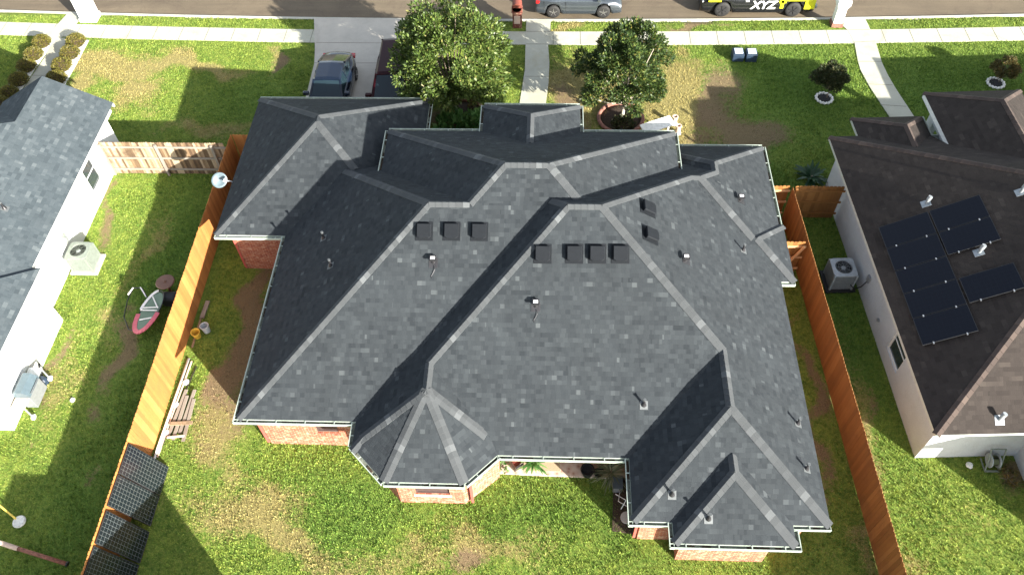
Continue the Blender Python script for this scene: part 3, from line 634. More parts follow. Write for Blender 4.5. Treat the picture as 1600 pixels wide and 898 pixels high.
for a,b,z,n in [((g.x0,g.y0),(g.x1,g.y0),Z0,(0,1)),((g.x1,g.y0),(g.x1,23.4),Z0,(1,0)),((g.x0,g.y1),(g.x2-.13,g.y1),Z0,(0,-1)),((g.x2,g.y1),(g.x2,g.y2-.13),Z0,(-1,0)),
 ((g.x2-.13,g.y2),(g.x3-.13,g.y2),Z0,(0,-1)),((g.x3,g.y2),(g.x3,g.y4+g.r-g.ab),Z0,(-1,0)),((g.x3,g.y4+g.r-g.ab),(xc-g.ab,g.y4),Z0,(-1,-1)),((xc-g.ab,g.y4),(xc+g.ab,g.y4),Z0,(0,-1)),((xc+g.ab,g.y4),(bx,g.y3),Z0,(1,-1)),
 ((bx,g.y3),(g.x6-.13,g.y3),Z0,(0,-1)),((g.x6,g.y3),(g.x6,g.y5-.13),Z0,(-1,0)),((g.x6-.13,g.y5),(g.x7-.13,g.y5),Z0,(0,-1)),((g.x7,g.y5),(g.x7,g.y6-.13),Z0,(-1,0)),((g.x7-.13,g.y6),(g.x8+.13,g.y6),Z0,(0,-1)),((g.x8,g.y6),(g.x8,g.y5-.14),Z0,(1,0)),((g.x8,g.y5),(g.x5,g.y5),Z0,(0,-1)),
 ((g.x5+.01,g.yS),(g.xb,g.yS),Z0,(0,-1)),((g.x9,g.ybn+.02),(g.x9,g.y7),Z0,(1,0)),((g.xe+.1,g.y7),(g.x9,g.y7),Z0,(0,1)),
 ((g.xw,g.yn),(g.e1-.14,g.yn),ZR,(0,1)),((g.e2+.14,g.yn),(g.xe,g.yn),ZR,(0,1)),((g.xw,20.55),(g.xw,g.yn),ZR,(-1,0)),((g.xe,21.35),(g.xe,g.yn),ZR,(1,0)),
 ((g.e1,g.ye),(g.e2,g.ye),g.ze,(0,1)),((g.e1,g.yn-.1),(g.e1,g.ye),g.ze,(-1,0)),((g.e2,g.yn-.1),(g.e2,g.ye),g.ze,(1,0))]:
    gutter(house,a,b,z,n)
for (x,y) in [(-9.28,12.1),(-11.83,19.62),(-2.2,10.15),(2.9,9.15)]:
    dpm=MB(); dpm.box(x-.04,x+.04,y-.09,y-.03,.1,Z0-.2); dpm.build('downspout',['trim red'],house)
for x,y in [(-3.83,16.73),(-2.96,16.74),(-2.08,16.74),(-.07,15.82),(.9,15.83),(1.6,15.84),(2.31,15.85),(3.29,17.87),(3.3,16.74)]: box_vent(frame_on(HB,x,y),house)
for x,y in [(-3.52,15.9),(-.26,14.46),(4.48,16.37),(7.0,20.29)]: cap_vent(frame_on(HB,x,y),house,wire=y<16 )
for x,y in [(-7.14,16.6),(-7.72,18.1),(3.05,11.98),(7.73,11.75),(7.73,10.28),(3.74,9.34),(4.71,8.67),(6.81,18.04)]: pipe_vent(frame_on(HB,x,y),house)
# patio slab
pt=MB(); pt.prism([(bx-.3,11.12),(g.x6+.45,11.02),(g.x6+.38,13.4),(bx-.3,13.4)],-.1,.07); tag(pt.build('patio',['patio tile']),kind='structure')
pt=MB(); pt.prism([(2.25,9.3),(2.98,9.2),(2.98,11.0),(2.35,11.0)],-.1,.03); tag(pt.build('paving',['soil']),kind='structure')
# ------------------------------------------------------------------ left neighbour
LH=[rect_block(-34,-18.5,11.9,26.1,2.5,.58),Block([(-18.5,0,-1,0,2.5,.58),(-23.36,0,1,0,2.5,.58)],[(0,26.45,0,-1),(0,20,0,1)]),rect_block(-30,-18.17,11.9,17.5,2.5,.58,'w')]
lh=thing('white_house','white stucco house with a slate blue shingle roof at the left edge','house',(-25,18,0))
lr=shingle_roof('roof',LH,lh,'slate blue shingle')
LO=[(-34,26.1),(-34,11.9),(-18.17,11.9),(-18.17,17.5),(-18.5,17.5),(-18.5,26.1)]
eave_trim(LO,2.5,lh,mats=('white paint','white paint'))
gb=MB(); gb.prism([(-22.9,24.0),(-18.95,24.0),(-18.95,26.1),(-22.9,26.1)],-.1,2.34); 
gb.face([(-18.95,26.1,2.34),(-18.95,26.1,2.74),(-20.93,26.1,3.86),(-22.9,26.1,2.74),(-22.9,26.1,2.34)]); gb.build('front_wall',['white stucco'],lh)
for s_ in (-1,1):
    rk=MB()
    x0=-20.93; x1=-18.5 if s_>0 else -23.36
    rk.solid([(x0,26.38,3.72),(x0,26.38,3.89),(x1,26.38,2.48),(x1,26.38,2.33),(x0,26.44,3.72),(x0,26.44,3.89),(x1,26.44,2.48),(x1,26.44,2.33)],[(0,1,2,3),(7,6,5,4),(0,4,5,1),(1,5,6,2),(2,6,7,3),(3,7,4,0)])
    rk.build('rake_board',['white paint'],lh)
LW=[(-33.5,24.0),(-33.5,12.3),(-18.33,12.3),(-18.33,16.95),(-18.95,16.95),(-18.95,24.0)]
wall_mesh(LW,-.1,2.36,{4:[(6.05,7.0,.55,2.0)]},'stucco_wall','white stucco',lh)
window(LW,4,6.05,7.0,.55,2.0,lh,sill='white paint',fw=.05,label='sliding side window facing the fence')
pipe_vent(frame_on(LH,-19.95,19.6) if True else None,lh)
# ------------------------------------------------------------------ right neighbour (its walls stand a few degrees off the big house)
O=Vector((11.91,11.6,0)); TH=R_(2.85)
rh=thing('stucco_house','pale stucco house with a brown shingle roof carrying black solar panels, at the right edge','house',O); rh.rotation_euler[2]=TH
RB=[rect_block(0,15,0,13.1,2.5,.55),rect_block(1.15,4.12,11,14.15,2.5,.62,'s'),rect_block(3.95,7.82,9.2,14.65,3.3,.62,'s'),rect_block(3.25,15,-2.85,3.0,2.5,.55,'n'),rect_block(9.6,17,8,15.75,2.75,.5,'s')]  # last block: unseen wing added to throw shade on the front lawn
rr=shingle_roof('roof',RB,rh,'brown shingle',local=True)
caps(RB,rr,'brown cap shingle',.13,.25,local=True)
RO=[(0,13.1),(0,0),(3.25,0),(3.25,-2.85),(15,-2.85),(15,13.1),(4.12,13.1),(4.12,14.15),(1.15,14.15),(1.15,13.1)]
eave_trim(RO,2.5,rh,local=True)
eave_trim([(3.95,10),(7.82,10),(7.82,14.65),(3.95,14.65)],3.3,rh,local=True,drop=.24,mats=('white paint','white paint'))
RW=offset(RO,.42); wall_mesh(RW,-.1,2.36,{0:[(8.3,9.4,.6,1.98)]},'stucco_wall','cream stucco',rh,local=True)
window(RW,0,8.3,9.4,.6,1.98,rh,local=True,slide='h',fw=.07,label='white framed side window below the solar panels')
W4=offset([(3.95,10),(7.82,10),(7.82,14.65),(3.95,14.65)],.42); wall_mesh([W4[3],W4[0],(W4[0][0]+.25,W4[0][1]),(W4[3][0]+.25,W4[3][1])],-.1,3.08,{0:[(.45,1.9,.02,2.4)],2:[(1.92,3.37,.02,2.4)]},'porch_wall','cream stucco',rh,local=True)
for px_,py_ in [(7.3,14.1)]: q=MB(); q.box(px_-.13,px_+.13,py_-.13,py_+.13,-.1,3.06); q.build('porch_post',['cream stucco'],rh,local=True)
W_ADDED=[(10.0,8),(16.6,8),(16.6,15.3),(10.0,15.3)]; wall_mesh(W_ADDED,-.1,2.6,{},'stucco_wall','cream stucco',rh,local=True)  # walls of the added wing, out of view, there for its shadow

fr_=lambda u,v:frame_on(RB,u,v)
for u,v in [(1.97,8.42),(2.73,5.83),(1.96,.02+.35),(4.37,7.64)]:
    m=MB(); M4=fr_(u,v); p=M4.translation; m.box(-.14,.14,-.17,.14,.004,.012,0,M4); m.tube(p,p+Vector((0,0,.22)),.055,12,0); m.tube(p+Vector((0,0,.2)),p+Vector((.04,.02,.34)),.075,12,0); m.build('vent_pipe',['galvanised'],rh,local=True)
mtr=MB(); mtr.box(.36,.42,6.95,7.15,.9,1.2); mtr.build('wall_box',['grey metal'],rh,local=True); mtr=MB(); mtr.lathe((.4,5.42,.75),[(.07,0),(.07,.06),(.0,.065)],12,0,axis=(-1,0,0)); mtr.build('wall_vent',['grey metal'],rh,local=True)
Rm=Matrix.Translation(O)@Matrix.Rotation(TH,4,'Z')
# solar panels clamped on the brown roof: each one a thing
def solar_roof(u0,u1,v0,v1,label):
    t=MB(); f=.55; k=1/math.sqrt(1+f*f); off=.11
    def P(u,v,h): return Rm@Vector((u-h*f*k,v,2.5+f*u+h*k))
    c=P(u0,v0,0); t.solid([P(u0+.012,v0+.012,off-.03),P(u1-.012,v0+.012,off-.03),P(u1-.012,v1-.012,off-.03),P(u0+.012,v1-.012,off-.03)]+[P(u0+.012,v0+.012,off),P(u1-.012,v0+.012,off),P(u1-.012,v1-.012,off),P(u0+.012,v1-.012,off)],[(3,2,1,0),(0,1,5,4),(1,2,6,5),(2,3,7,6),(3,0,4,7),(4,5,6,7)],0)
    g=.03; t.face([P(u0+g,v0+g,off+.003),P(u1-g,v0+g,off+.003),P(u1-g,v1-g,off+.003),P(u0+g,v1-g,off+.003)],[(0,0),((u1-u0)/k-.0,0),((u1-u0)/k,v1-v0),(0,v1-v0)],1)
    root=bpy.data.objects.new('solar_panel',None); scene.collection.objects.link(root); root.location=c
    tag(root,label,'solar panel','black solar panels on the brown roof')
    s=MB(); s.v,s.f,s.m,s.uv=t.v,t.f,t.m,t.uv; s.build('module',['black plastic','solar cells black'],root)
    for uu in (u0+.3,u1-.3):
        r=MB(); r.bar(P(uu,v0-.02,off-.055),P(uu,v1+.02,off-.055),.04,.045,0); r.build('rail',['dark metal'],root)
        c=MB(); c.box(-.022,.022,-.035,.035,-.015,.014,0,Matrix.Translation(P(uu,v0,off+.002))); c.build('clamp',['steel'],root)
vr=[8.0,7.0,6.0,5.03,4.02,2.98]
nm=['top left solar panel of the array, beside the upper roof pipe','second solar panel down the left column of the array','middle solar panel of the five in the left column','fourth solar panel down the left column of the array','lowest solar panel, alone at the bottom of the left column']
for i in range(5): solar_roof(.45,1.92,vr[i+1],vr[i],nm[i])
solar_roof(1.94,3.38,7.0,8.0,'top right solar panel of the array on the brown roof')
solar_roof(1.94,3.38,6.0,7.0,'solar panel right of the left column, above the lower roof pipe')
solar_roof(1.96,3.40,4.02,5.03,'solar panel at the right edge, alone below the lower roof pipe')
# ------------------------------------------------------------------ unseen block added beyond the lower edge to cast a shadow
sh=thing('shadow_blocker','plain brick garden shed with a flat roof, its shadow lying across the lower left fence','shed',(-8.6,2,0))
a_=MB(); a_.box(-10.9,-6.1,.4,3.9,0,3.45); a_.build('wall',['red brick'],sh); a_=MB(); a_.box(-11.0,-6.0,.2,4.02,3.455,3.6); a_.build('roof',['charcoal shingle'],sh)
# ------------------------------------------------------------------ cedar fences
def fence(name,label,p0,p1,h,nside,mat='cedar boards',rail='cedar rail',pw=.14,gap=.006,flip=False,post=2.4,dog=True,group=None,inner=False):
    """pickets from p0 to p1; nside: unit normal on which rails and posts stand"""
    a,b=Vector((*p0,0)),Vector((*p1,0)); d=(b-a).normalized(); L=(b-a).length; n=Vector((*nside,0)).normalized()
    root=thing(name,label,'fence',a,group); mb=MB(); k=int(L/(pw+gap))
    for i in range(k):
        u=i*(pw+gap); hh=h+random.uniform(-.012,.012); w=pw; t=.016; j=random.uniform(-.004,.004)
        P=[(u,0),(u+w,0),(u+w,hh-.035),(u+w-.03,hh),(u+.03,hh),(u,hh-.035)]
        F=[tuple(a+d*x+n*(j-t/2)+Vector((0,0,z))) for x,z in P]; Bk=[tuple(a+d*x+n*(j+t/2)+Vector((0,0,z))) for x,z in P]; m=len(P)
        mb.solid(F+Bk,[tuple(range(m)),tuple(reversed(range(m,2*m)))]+[((i2+1)%m,i2,m+i2,m+(i2+1)%m) for i2 in range(m)])
    mb.build('pickets',[mat],root)
    for z in (.3,h*.52,h-.25):
        r=MB(); r.bar(a+n*.035+Vector((0,0,z)),b+n*.035+Vector((0,0,z)),.04,.085); r.build('rail',[rail],root)
    x=.05
    while x<L:
        p=a+d*x+n*.105; q=MB(); q.box(p.x-.045,p.x+.045,p.y-.045,p.y+.045,-.1,h-(.06 if inner else .4)); q.build('post',[rail],root); x+=post
    return root
fxl=lambda y:-13.29-.0085*(y-18.9)
fence('wooden_fence','long cedar picket fence between the brick house and the white house on the left',(fxl(25.3),25.3),(fxl(0),0),1.83,(-1,0))
fence('wooden_fence','short cedar fence closing the gap at the garage wall, below the front left lawn',(fxl(25.3)+.05,25.28),(-11.95,25.2),1.83,(0,1))
fence('wooden_fence','weathered grey-brown picket fence with dark stains, beside the white house wall',(-18.9,24.75),(-13.5,24.75),1.83,(0,-1),'weathered boards','grey planks',inner=True,pw=.095)
fxr=lambda y:9.81-.0427*(y-18.9)
fence('wooden_fence','long cedar picket fence between the brick house and the stucco house on the right',(fxr(22.55),22.55),(fxr(1),1),1.83,(1,0),'dark cedar','cedar rail')
fence('wooden_fence','short cedar fence from the brick house corner to the right hand fence, sunlit on top',(8.25,22.6),(9.6,22.6),1.83,(0,-1),'dark cedar',inner=True)
fence('wooden_fence','shaded cedar fence closing the gap to the stucco house wall above the grey air conditioner',(9.78,22.6),(11.75,22.6),1.83,(0,-1),'dark cedar','dark cedar',inner=True)
fence('wooden_fence','short cedar cross fence beside the small roof bump on the right',(8.35,19.75),(9.72,19.75),1.83,(0,-1),'dark cedar','cedar rail',inner=True)
b_=MB(); b_.bar((9.0,19.62,.1),(9.62,19.62,1.7),.05,.09); tag(b_.build('fence_brace',['cedar rail']),'diagonal timber brace leaning on the short cross fence beside the roof bump','brace')
# ------------------------------------------------------------------ solar panels leaning on the left fence
def lean(yc_,label,dx=0,tilt=0):
    root=thing('solar_panel',label,'solar panel',(-12.5,yc_,0),'spare solar panels leaning on the left fence')
    top=Vector((-13.17+dx,yc_+tilt,1.76)); bot=Vector((-12.48+dx,yc_,.08)); ax=Vector((0,1,0)); s_=(top-bot).normalized(); n=ax.cross(s_)*-1
    n=s_.cross(ax); n=n if n.x>0 else -n; hw=.5
    m=MB()
    def P(u,v,h): return bot+ax*u+s_*v+n*h
    L_=(top-bot).length
    m.solid([P(-hw,0,-.02),P(hw,0,-.02),P(hw,L_,-.02),P(-hw,L_,-.02),P(-hw,0,.02),P(hw,0,.02),P(hw,L_,.02),P(-hw,L_,.02)],[(3,2,1,0),(4,5,6,7),(0,1,5,4),(1,2,6,5),(2,3,7,6),(3,0,4,7)])
    m.build('frame',['black plastic'],root)
    c=MB(); c.face([P(-hw+.02,.03,.023),P(hw-.02,.03,.023),P(hw-.02,L_-.03,.023),P(-hw+.02,L_-.03,.023)],[(0,0),(.96,0),(.96,L_-.06),(0,L_-.06)]); c.build('cells',['solar cells white grid'],root)
lean(10.55,'solar panel with white grid lines leaning on the left fence, uppermost of the row',0,.02)
lean(9.52,'solar panel leaning on the left fence, second from the top of the row',0,0)
lean(8.33,'solar panel leaning on the fence below the wider gap in the row',.03,.03)
lean(7.28,'solar panel leaning on the fence at the bottom edge of the picture',.02,0)
# ------------------------------------------------------------------ trees
def tree(name,label,cat,x,y,h0,cz,rx,ry,rz,nclump,nleaf,mat,bark,lsize,trunk=.11,seed=1,loose=.25,group=None):
    rg=np.random.default_rng(seed); root=thing(name,label,cat,(x,y,0),group)
    C=[];N=[]
    cl=rg.normal(0,1,(nclump,3)); cl/=np.linalg.norm(cl,axis=1)[:,None]; rad=rg.uniform(.3,1.0,nclump)**.6*rg.uniform(.85,1.15,nclump)
    tops=cl*rad[:,None]*np.array([rx,ry,rz]); tops[:,:2]*=np.clip(1-.35*np.clip(tops[:,2:3]/rz,-.2,1),.5,1.1)
    cen=np.array([x,y,cz])+tops
    size=rg.uniform(.5,1.15,nclump)
    tm=MB(); tm.tube((x,y,-.1),(x+.05,y,h0),trunk,10,0,trunk*.75)
    base=Vector((x+.05,y,h0)); 
    for i in range(min(nclump,26)):
        p=Vector(cen[i]); mid=base.lerp(p,.5)+Vector((0,0,-.12)); tm.tube(base,mid,trunk*.42,6,0,trunk*.25,cap=False); tm.tube(mid,p,trunk*.25,5,0,.012,cap=False)
    tm.build('trunk',[bark],root,smooth=True)
    per=nleaf//nclump
    for i in range(nclump):
        k=int(per*size[i]**2); d=rg.normal(0,1,(k,3)); d/=np.linalg.norm(d,axis=1)[:,None]; r=rg.uniform(.2,1,k)**.5*loose*rx*.9*size[i]
        c=cen[i]+d*r[:,None]*np.array([1,1,.8]); C.append(c)
        nn=d*.7+(c-np.array([x,y,cz-.3]))/rx*.7+np.array([0,0,.35]); N.append(nn/np.linalg.norm(nn,axis=1)[:,None])
    C=np.concatenate(C);N=np.concatenate(N); L=rg.uniform(.7,1.25,len(C))*lsize
    P,F=leaves(C,N,L,L*.45,.45); npmesh('crown',P,F,mat,root)
    return root
tree('magnolia_tree','wide bright green magnolia tree beside the maroon van, left of the front path','tree',-4.35,29.05,.9,3.1,2.8,2.35,2.4,130,46000,'magnolia leaf','bark',.17,.13,5,.21)
tree('magnolia_tree','darker compact magnolia tree standing in a round edged bed right of the front path','tree',3.4,28.45,.9,2.85,1.95,1.85,2.25,110,42000,'magnolia dark leaf','pale bark',.14,.09,9,.22)
tree('small_tree','small dark green tree in a white scalloped ring on the right front lawn','tree',12.85,29.95,.5,1.25,.68,.66,.55,34,9000,'shrub leaf','bark',.10,.03,3,.36)
tree('small_tree','small russet shrub tree in a white scalloped ring at the far right of the lawn','tree',21.0,31.15,.3,.85,.52,.5,.5,26,6000,'russet leaf','bark',.085,.025,4,.36)
def ring(name,label,x,y,R,r,z,mat,soil,sc=0,cat='tree ring'):
    root=thing(name,label,cat,(x,y,0)); a=MB(); a.torus((x,y,z),R,r,84 if sc else 40,8,0,sc); a.build('edging',[mat],root,smooth=not sc)
    b=MB(); b.lathe((x,y,0),[(R,.0),(R-.02,.03),(R*.5,.055),(.0,.065)],32); b.build('soil',[soil],root,smooth=True)
ring('planter_ring','reddish edging ring of bare soil below the wide left magnolia',-3.84,28.7,.93,.085,.07,'brick edging','soil')
ring('planter_ring','dark red round edging ring below the compact right magnolia',3.35,28.45,1.0,.09,.08,'brick edging','soil')
ring('scalloped_ring','white scalloped stone ring below the small dark green tree',12.76,29.92,.36,.055,.05,'white stone','dark soil',.07)
ring('scalloped_ring','white scalloped stone ring at the far right of the lawn, below the russet shrub',20.85,31.05,.36,.055,.05,'white stone','dark soil',.07)
def ball(x,y,r,label,mat='box leaf',n=1500,group=None,sz=.5):
    d=rng.normal(0,1,(n,3)); d/=np.linalg.norm(d,axis=1)[:,None]; d[:,2]=np.abs(d[:,2])*1.1-.15; rr=r*(1+.06*rng.normal(0,1,n))
    C=np.array([x,y,r*.55])+d*rr[:,None]*np.array([1,1,sz*2*.8]); P,F=leaves(C,d,np.full(n,.07),np.full(n,.045),.6)
    root=thing('round_bush',label,'bush',(x,y,0),group); npmesh('foliage',P,F,mat,root)
    c=MB(); c.lathe((x,y,0),[(r*.5,0),(r*.9,r*.35),(r*.85,r*.8),(r*.5,r*1.2),(0,r*1.32)],14); c.build('core',['soil'],root,smooth=True)
names=['nearest the pavement','second from the pavement','third from the pavement','fourth from the pavement','fifth from the pavement, in shade','sixth, at the left edge of the picture']
for i,(x,y) in enumerate([(-25.58,33.65),(-25.6,32.65),(-25.6,31.75),(-25.57,30.7),(-25.63,29.7),(-25.69,28.9)]): ball(x,y,.42,'clipped round bush left of the neighbour walk, '+names[i],group='clipped bushes along the neighbour walk')
for i,(x,y) in enumerate([(-23.82,33.7),(-23.79,32.75),(-23.84,31.8),(-23.74,30.8)]): ball(x,y,.44,'clipped round bush right of the neighbour walk, '+['nearest the pavement','second from the pavement','third from the pavement','touching the roof corner'][i],group='clipped bushes along the neighbour walk')
def spiky(name,label,x,y,n,L,W,mat,z=0,up_=.5,cat='plant',droop=.35,seg=4,spread=0.05,group=None):
    root=thing(name,label,cat,(x,y,z),group); P=[];F=[]
    for i in range(n):
        a=random.uniform(0,6.283); e=random.uniform(up_-.35,up_+.55); l=L*random.uniform(.65,1.1); dx,dy=math.cos(a),math.sin(a); px,py=x+random.gauss(0,spread),y+random.gauss(0,spread); pz=z; b=len(P)
        for s_ in range(seg+1):
            t=s_/seg; ww=W*(math.sin(math.pi*min(.95,.15+t*.8)))*.5
            cx,cy,cz=px+dx*l*t*math.cos(e),py+dy*l*t*math.cos(e),max(z+.01,pz+l*t*math.sin(e)-droop*l*t*t)
            P+=[(cx-dy*ww,cy+dx*ww,cz),(cx+dy*ww,cy-dx*ww,cz)]
        F+=[(b+2*s_,b+2*s_+1,b+2*s_+3,b+2*s_+2) for s_ in range(seg)]
    npmesh('leaves',np.array(P,float),np.array(F),mat,root); 
    c=MB(); c.tube((x,y,z),(x,y,z+.12),.03,6); c.build('stem',['bark'],root); return root
def leafy(name,label,x,y,r,h,n,mat,ls,cat='plant',z=0,group=None):
    root=thing(name,label,cat,(x,y,z),group); d=rng.normal(0,1,(n,3)); d/=np.linalg.norm(d,axis=1)[:,None]; d[:,2]=np.abs(d[:,2]); C=np.array([x,y,z+.03])+d*np.array([r,r,h])*rng.uniform(.45,1,(n,1)); N=np.tile([0,0,1.0],(n,1))*.8+d*.5
    P,F=leaves(C,N,rng.uniform(.7,1.2,n)*ls,rng.uniform(.7,1.1,n)*ls*.75,.4); npmesh('leaves',P,F,mat,root)
    c=MB()
    for t in range(7): q=C[t]; c.tube((x,y,z),tuple(q),.012,5)
    c.build('stem',['bark'],root); return root
leafy('leafy_plant','broad-leaved bright green plant in front of the magnolia ring, by the garage corner',-4.25,27.75,.8,.8,420,'bright leaf',.30)
leafy('leafy_plant','broad-leaved bright green plant beside the entry roof corner',-3.1,27.85,.75,.75,380,'bright leaf',.28)
leafy('leafy_plant','low green plants filling the lower half of the right tree ring',3.45,28.0,.62,.3,420,'shrub leaf',.12)
leafy('leafy_plant','small red-leaved plant growing in the left tree ring',-3.5,29.1,.2,.3,60,'russet leaf',.12)
spiky('palm_plant','dark green fan of long leaves growing against the stucco house wall',11.2,24.7,46,.95,.14,'dark frond',.15,.5)
spiky('palm_plant','green arching potted palm on the patio beside the brown mat',-.3,11.4,44,.62,.08,'bright leaf',.45,.45)
leafy('leafy_plant','small yellow-green plant in the corner of the patio by the bay',-1.35,11.35,.26,.3,110,'bright leaf',.12,z=.07)
spiky('spider_plant','grey-green spiky plant with long thin leaves at the shaded end of the patio',2.25,11.1,120,.8,.035,'grey frond',.35,.35)
leafy('leafy_plant','dark potted plant close to the wing wall on the patio',2.62,11.75,.32,.6,150,'dark frond',.16,z=.3)
leafy('leafy_plant','weedy dark green plant by the left wing wall next to the garage',-10.0,18.2,.45,.6,160,'dark frond',.14)
leafy('leafy_plant','straggly yellow-green weeds beside the hose reel at the stucco house',15.1,11.35,.4,.3,90,'russet leaf',.13)
# ------------------------------------------------------------------ vehicles (built lengthwise on x, nose towards +x)
def loft(mb,rings,mi=0,closed=False):
    n=len(rings[0]); i0=len(mb.v); vs=[p for r in rings for p in r]
    fs=[]
    for j in range(len(rings)-1):
        for k in range(n-1): fs.append((j*n+k,(j+1)*n+k,(j+1)*n+k+1,j*n+k+1))
    fs.append(tuple(range(n))); fs.append(tuple(reversed(range((len(rings)-1)*n,len(rings)*n))))
    mb.solid(vs,fs,mi)
def vehicle(name,label,cat,loc,rz,L,Wd,paint,low,belt,top,wb,wr,cabin,kind='car',rear=None,cx=0,rim='alloy',tp=.16):
    """belt/low: height profiles [(x,z)]; cabin: (rear base x, rear top x, front top x, front base x)"""
    root=thing(name,label,cat,loc); root.rotation_euler[2]=rz; w=Wd/2
    def ip(pr,x):
        for a,b in zip(pr,pr[1:]):
            if a[0]<=x<=b[0]: t=(x-a[0])/(b[0]-a[0]); return a[1]+t*(b[1]-a[1])
        return pr[0][1] if x<pr[0][0] else pr[-1][1]
    def wd(x): 
        e=abs(x)/(L/2); return w*(1-tp*max(0,(e-.5)/.5)**2.2)
    xs_=sorted(set([round(-L/2+L*i/36,3) for i in range(37)])); rings=[]
    wx=(-wb/2+cx,wb/2+cx)
    for x in xs_:
        ww=wd(x); z=ip(belt,x); lo=.2
        for c in wx:
            if abs(x-c)<wr+.06: lo=max(lo,math.sqrt(max(0,(wr+.07)**2-(x-c)**2))+wr)
        lo=min(lo,z-.12); sh=z-.1
        rings.append([(x,-ww*.9,lo),(x,-ww,min(lo+.1,sh)),(x,-ww*.995,(lo+sh)/2+.03),(x,-ww*.96,sh),(x,-ww*.84,z),(x,-ww*.4,z+.035),(x,0,z+.045),(x,ww*.4,z+.035),(x,ww*.84,z),(x,ww*.96,sh),(x,ww*.995,(lo+sh)/2+.03),(x,ww,min(lo+.1,sh)),(x,ww*.9,lo)])
    b=MB(); loft(b,rings); body=b.build('body',[paint],root,smooth=True,local=True)
    # lower tray so that nothing shows through the wheel arches
    t=MB(); t.box(-L/2+.15,L/2-.15,-w*.8,w*.8,.22,.5); t.build('underbody',['black plastic'],root,local=True)
    rb,rt_,ft,fb=cabin; zr=top; g=MB(); gl=[]
    def sec(x,z,ww): return [(x,-ww,z),(x,ww,z)]
    zb1=ip(belt,rb);zb2=ip(belt,fb)
    ringsg=[]
    for x,zt,wt in [(rb,zb1+.02,.80),(rt_,zr-.03,.66),((rt_+ft)/2,zr,.68),(ft,zr-.02,.66),(fb,zb2+.02,.80)]:
        zb_=ip(belt,x)-.03; w0=wd(x)
        ringsg.append([(x,-w0*.86,zb_),(x,-w0*(.86 if zt-zb_<.1 else .84),zb_+.04),(x,-w0*wt,zt),(x,0,zt+.03),(x,w0*wt,zt),(x,w0*(.86 if zt-zb_<.1 else .84),zb_+.04),(x,w0*.86,zb_)])
    loft(g,ringsg); g.build('window_glass',['car glass'],root,smooth=False,local=True)
    r=MB(); rr_=[]
    for x in [rt_-.05,rt_+.12,(rt_+ft)/2,ft-.12,ft+.05]:
        e=.0 if abs(x-(rt_+ft)/2)<(ft-rt_)/2-.05 else -.035
        rr_.append([(x,-w*.70,zr-.035+e),(x,-w*.62,zr+.02+e),(x,0,zr+.05+e),(x,w*.62,zr+.02+e),(x,w*.70,zr-.035+e)])
    loft(r,rr_); 
    for s_ in (-1,1):
        for (xa,za,xb_,zb_) in [(rb,zb1+.0,rt_,zr-.01),(fb,zb2+.0,ft,zr-.01),((rt_+ft)/2,ip(belt,(rt_+ft)/2),(rt_+ft)/2+.03,zr)]:
            r.bar((xa,s_*wd(xa)*.83,za),(xb_,s_*w*.675,zb_),.075,.05)
    r.build('cabin_roof',[paint],root,smooth=False,local=True)
    for x in wx:
        for s_ in (-1,1):
            y=s_*(w-.1); wh=MB(); wh.lathe((x,y,wr),[(wr*.62,-.1),(wr*.93,-.1),(wr,-.06),(wr,.06),(wr*.93,.1),(wr*.62,.1)],28,0,axis=(0,1,0)); wo=wh.build('wheel',['rubber'],root,smooth=True,local=True)
            rm=MB(); rm.lathe((x,y,wr),[(wr*.64,-.085),(wr*.64,.085)],24,0,axis=(0,1,0)); rm.lathe((x,y+s_*.02,wr),[(wr*.16,-.07),(wr*.16,.07)],12,0,axis=(0,1,0))
            yo=y+s_*.075
            for k in range(5 if kind!='truck' else 6):
                a=2*math.pi*k/(5 if kind!='truck' else 6)+.3; rm.bar((x,yo,wr),(x+math.cos(a)*wr*.6,yo,wr+math.sin(a)*wr*.6),.03,.085*wr/.33,0,(0,1,0))
            rm.build('rim',[rim],wo,local=True)
            hb=MB(); hb.lathe((x,y,wr),[(0,-.04),(wr*.6,-.04)],20,0,axis=(0,1,0)); hb.build('brake_disc',['dark metal'],wo,local=True)
    for s_ in (-1,1):
        hx=L/2-.12; z=ip(belt,hx)-.14; q=MB(); q.box(hx-.14,hx+.085,s_*w*.62-.2,s_*w*.62+.2,z-.07,z+.05); q.build('headlight',['lamp glass'],root,local=True,bevel=.02)
        tx=-L/2+.1; z=ip(belt,tx)-.16; q=MB(); q.box(tx-.075,tx+.16,s_*w*.66-.19,s_*w*.66+.19,z-.07,z+.09); q.build('tail_light',['red lamp'],root,local=True,bevel=.02)
        mx=fb-.28; q=MB(); zz=ip(belt,mx)+.09; q.box(mx-.09,mx+.09,s_*(w*.9) if s_<0 else w*.9,(s_*(w+.17)),zz-.07,zz+.09) if s_>0 else q.box(mx-.09,mx+.09,-(w+.17),-(w*.9),zz-.07,zz+.09); q.build('wing_mirror',[paint],root,local=True,bevel=.03)
    q=MB(); q.bar((L/2-.02,-w*.5,.45),(L/2-.02,w*.5,.45),.06,.16); q.build('grille',['black plastic'],root,local=True)
    # door seams
    d=MB()
    for s_ in (-1,1):
        for x in ((rt_+ft)/2,rb+.35,fb-.15): ww=wd(x)*1.0; d.bar((x,s_*ww*.999,.42),(x,s_*ww*.985,ip(belt,x)-.12),.012,.012)
    d.build('door_seam',['black plastic'],root,local=True)
    return root
car_belt=[(-2.37,.78),(-2.2,.93),(-1.5,1.0),(0,.98),(.95,.96),(1.9,.80),(2.3,.66),(2.37,.55)]
vehicle('parked_car','dark blue sedan parked nose to the garage on the left half of the driveway','car',(-10.02,29.75,.03),R_(-90),4.74,1.8,'sedan paint',None,car_belt,1.44,2.75,.33,(-1.95,-.85,.4,1.2),tp=.34)
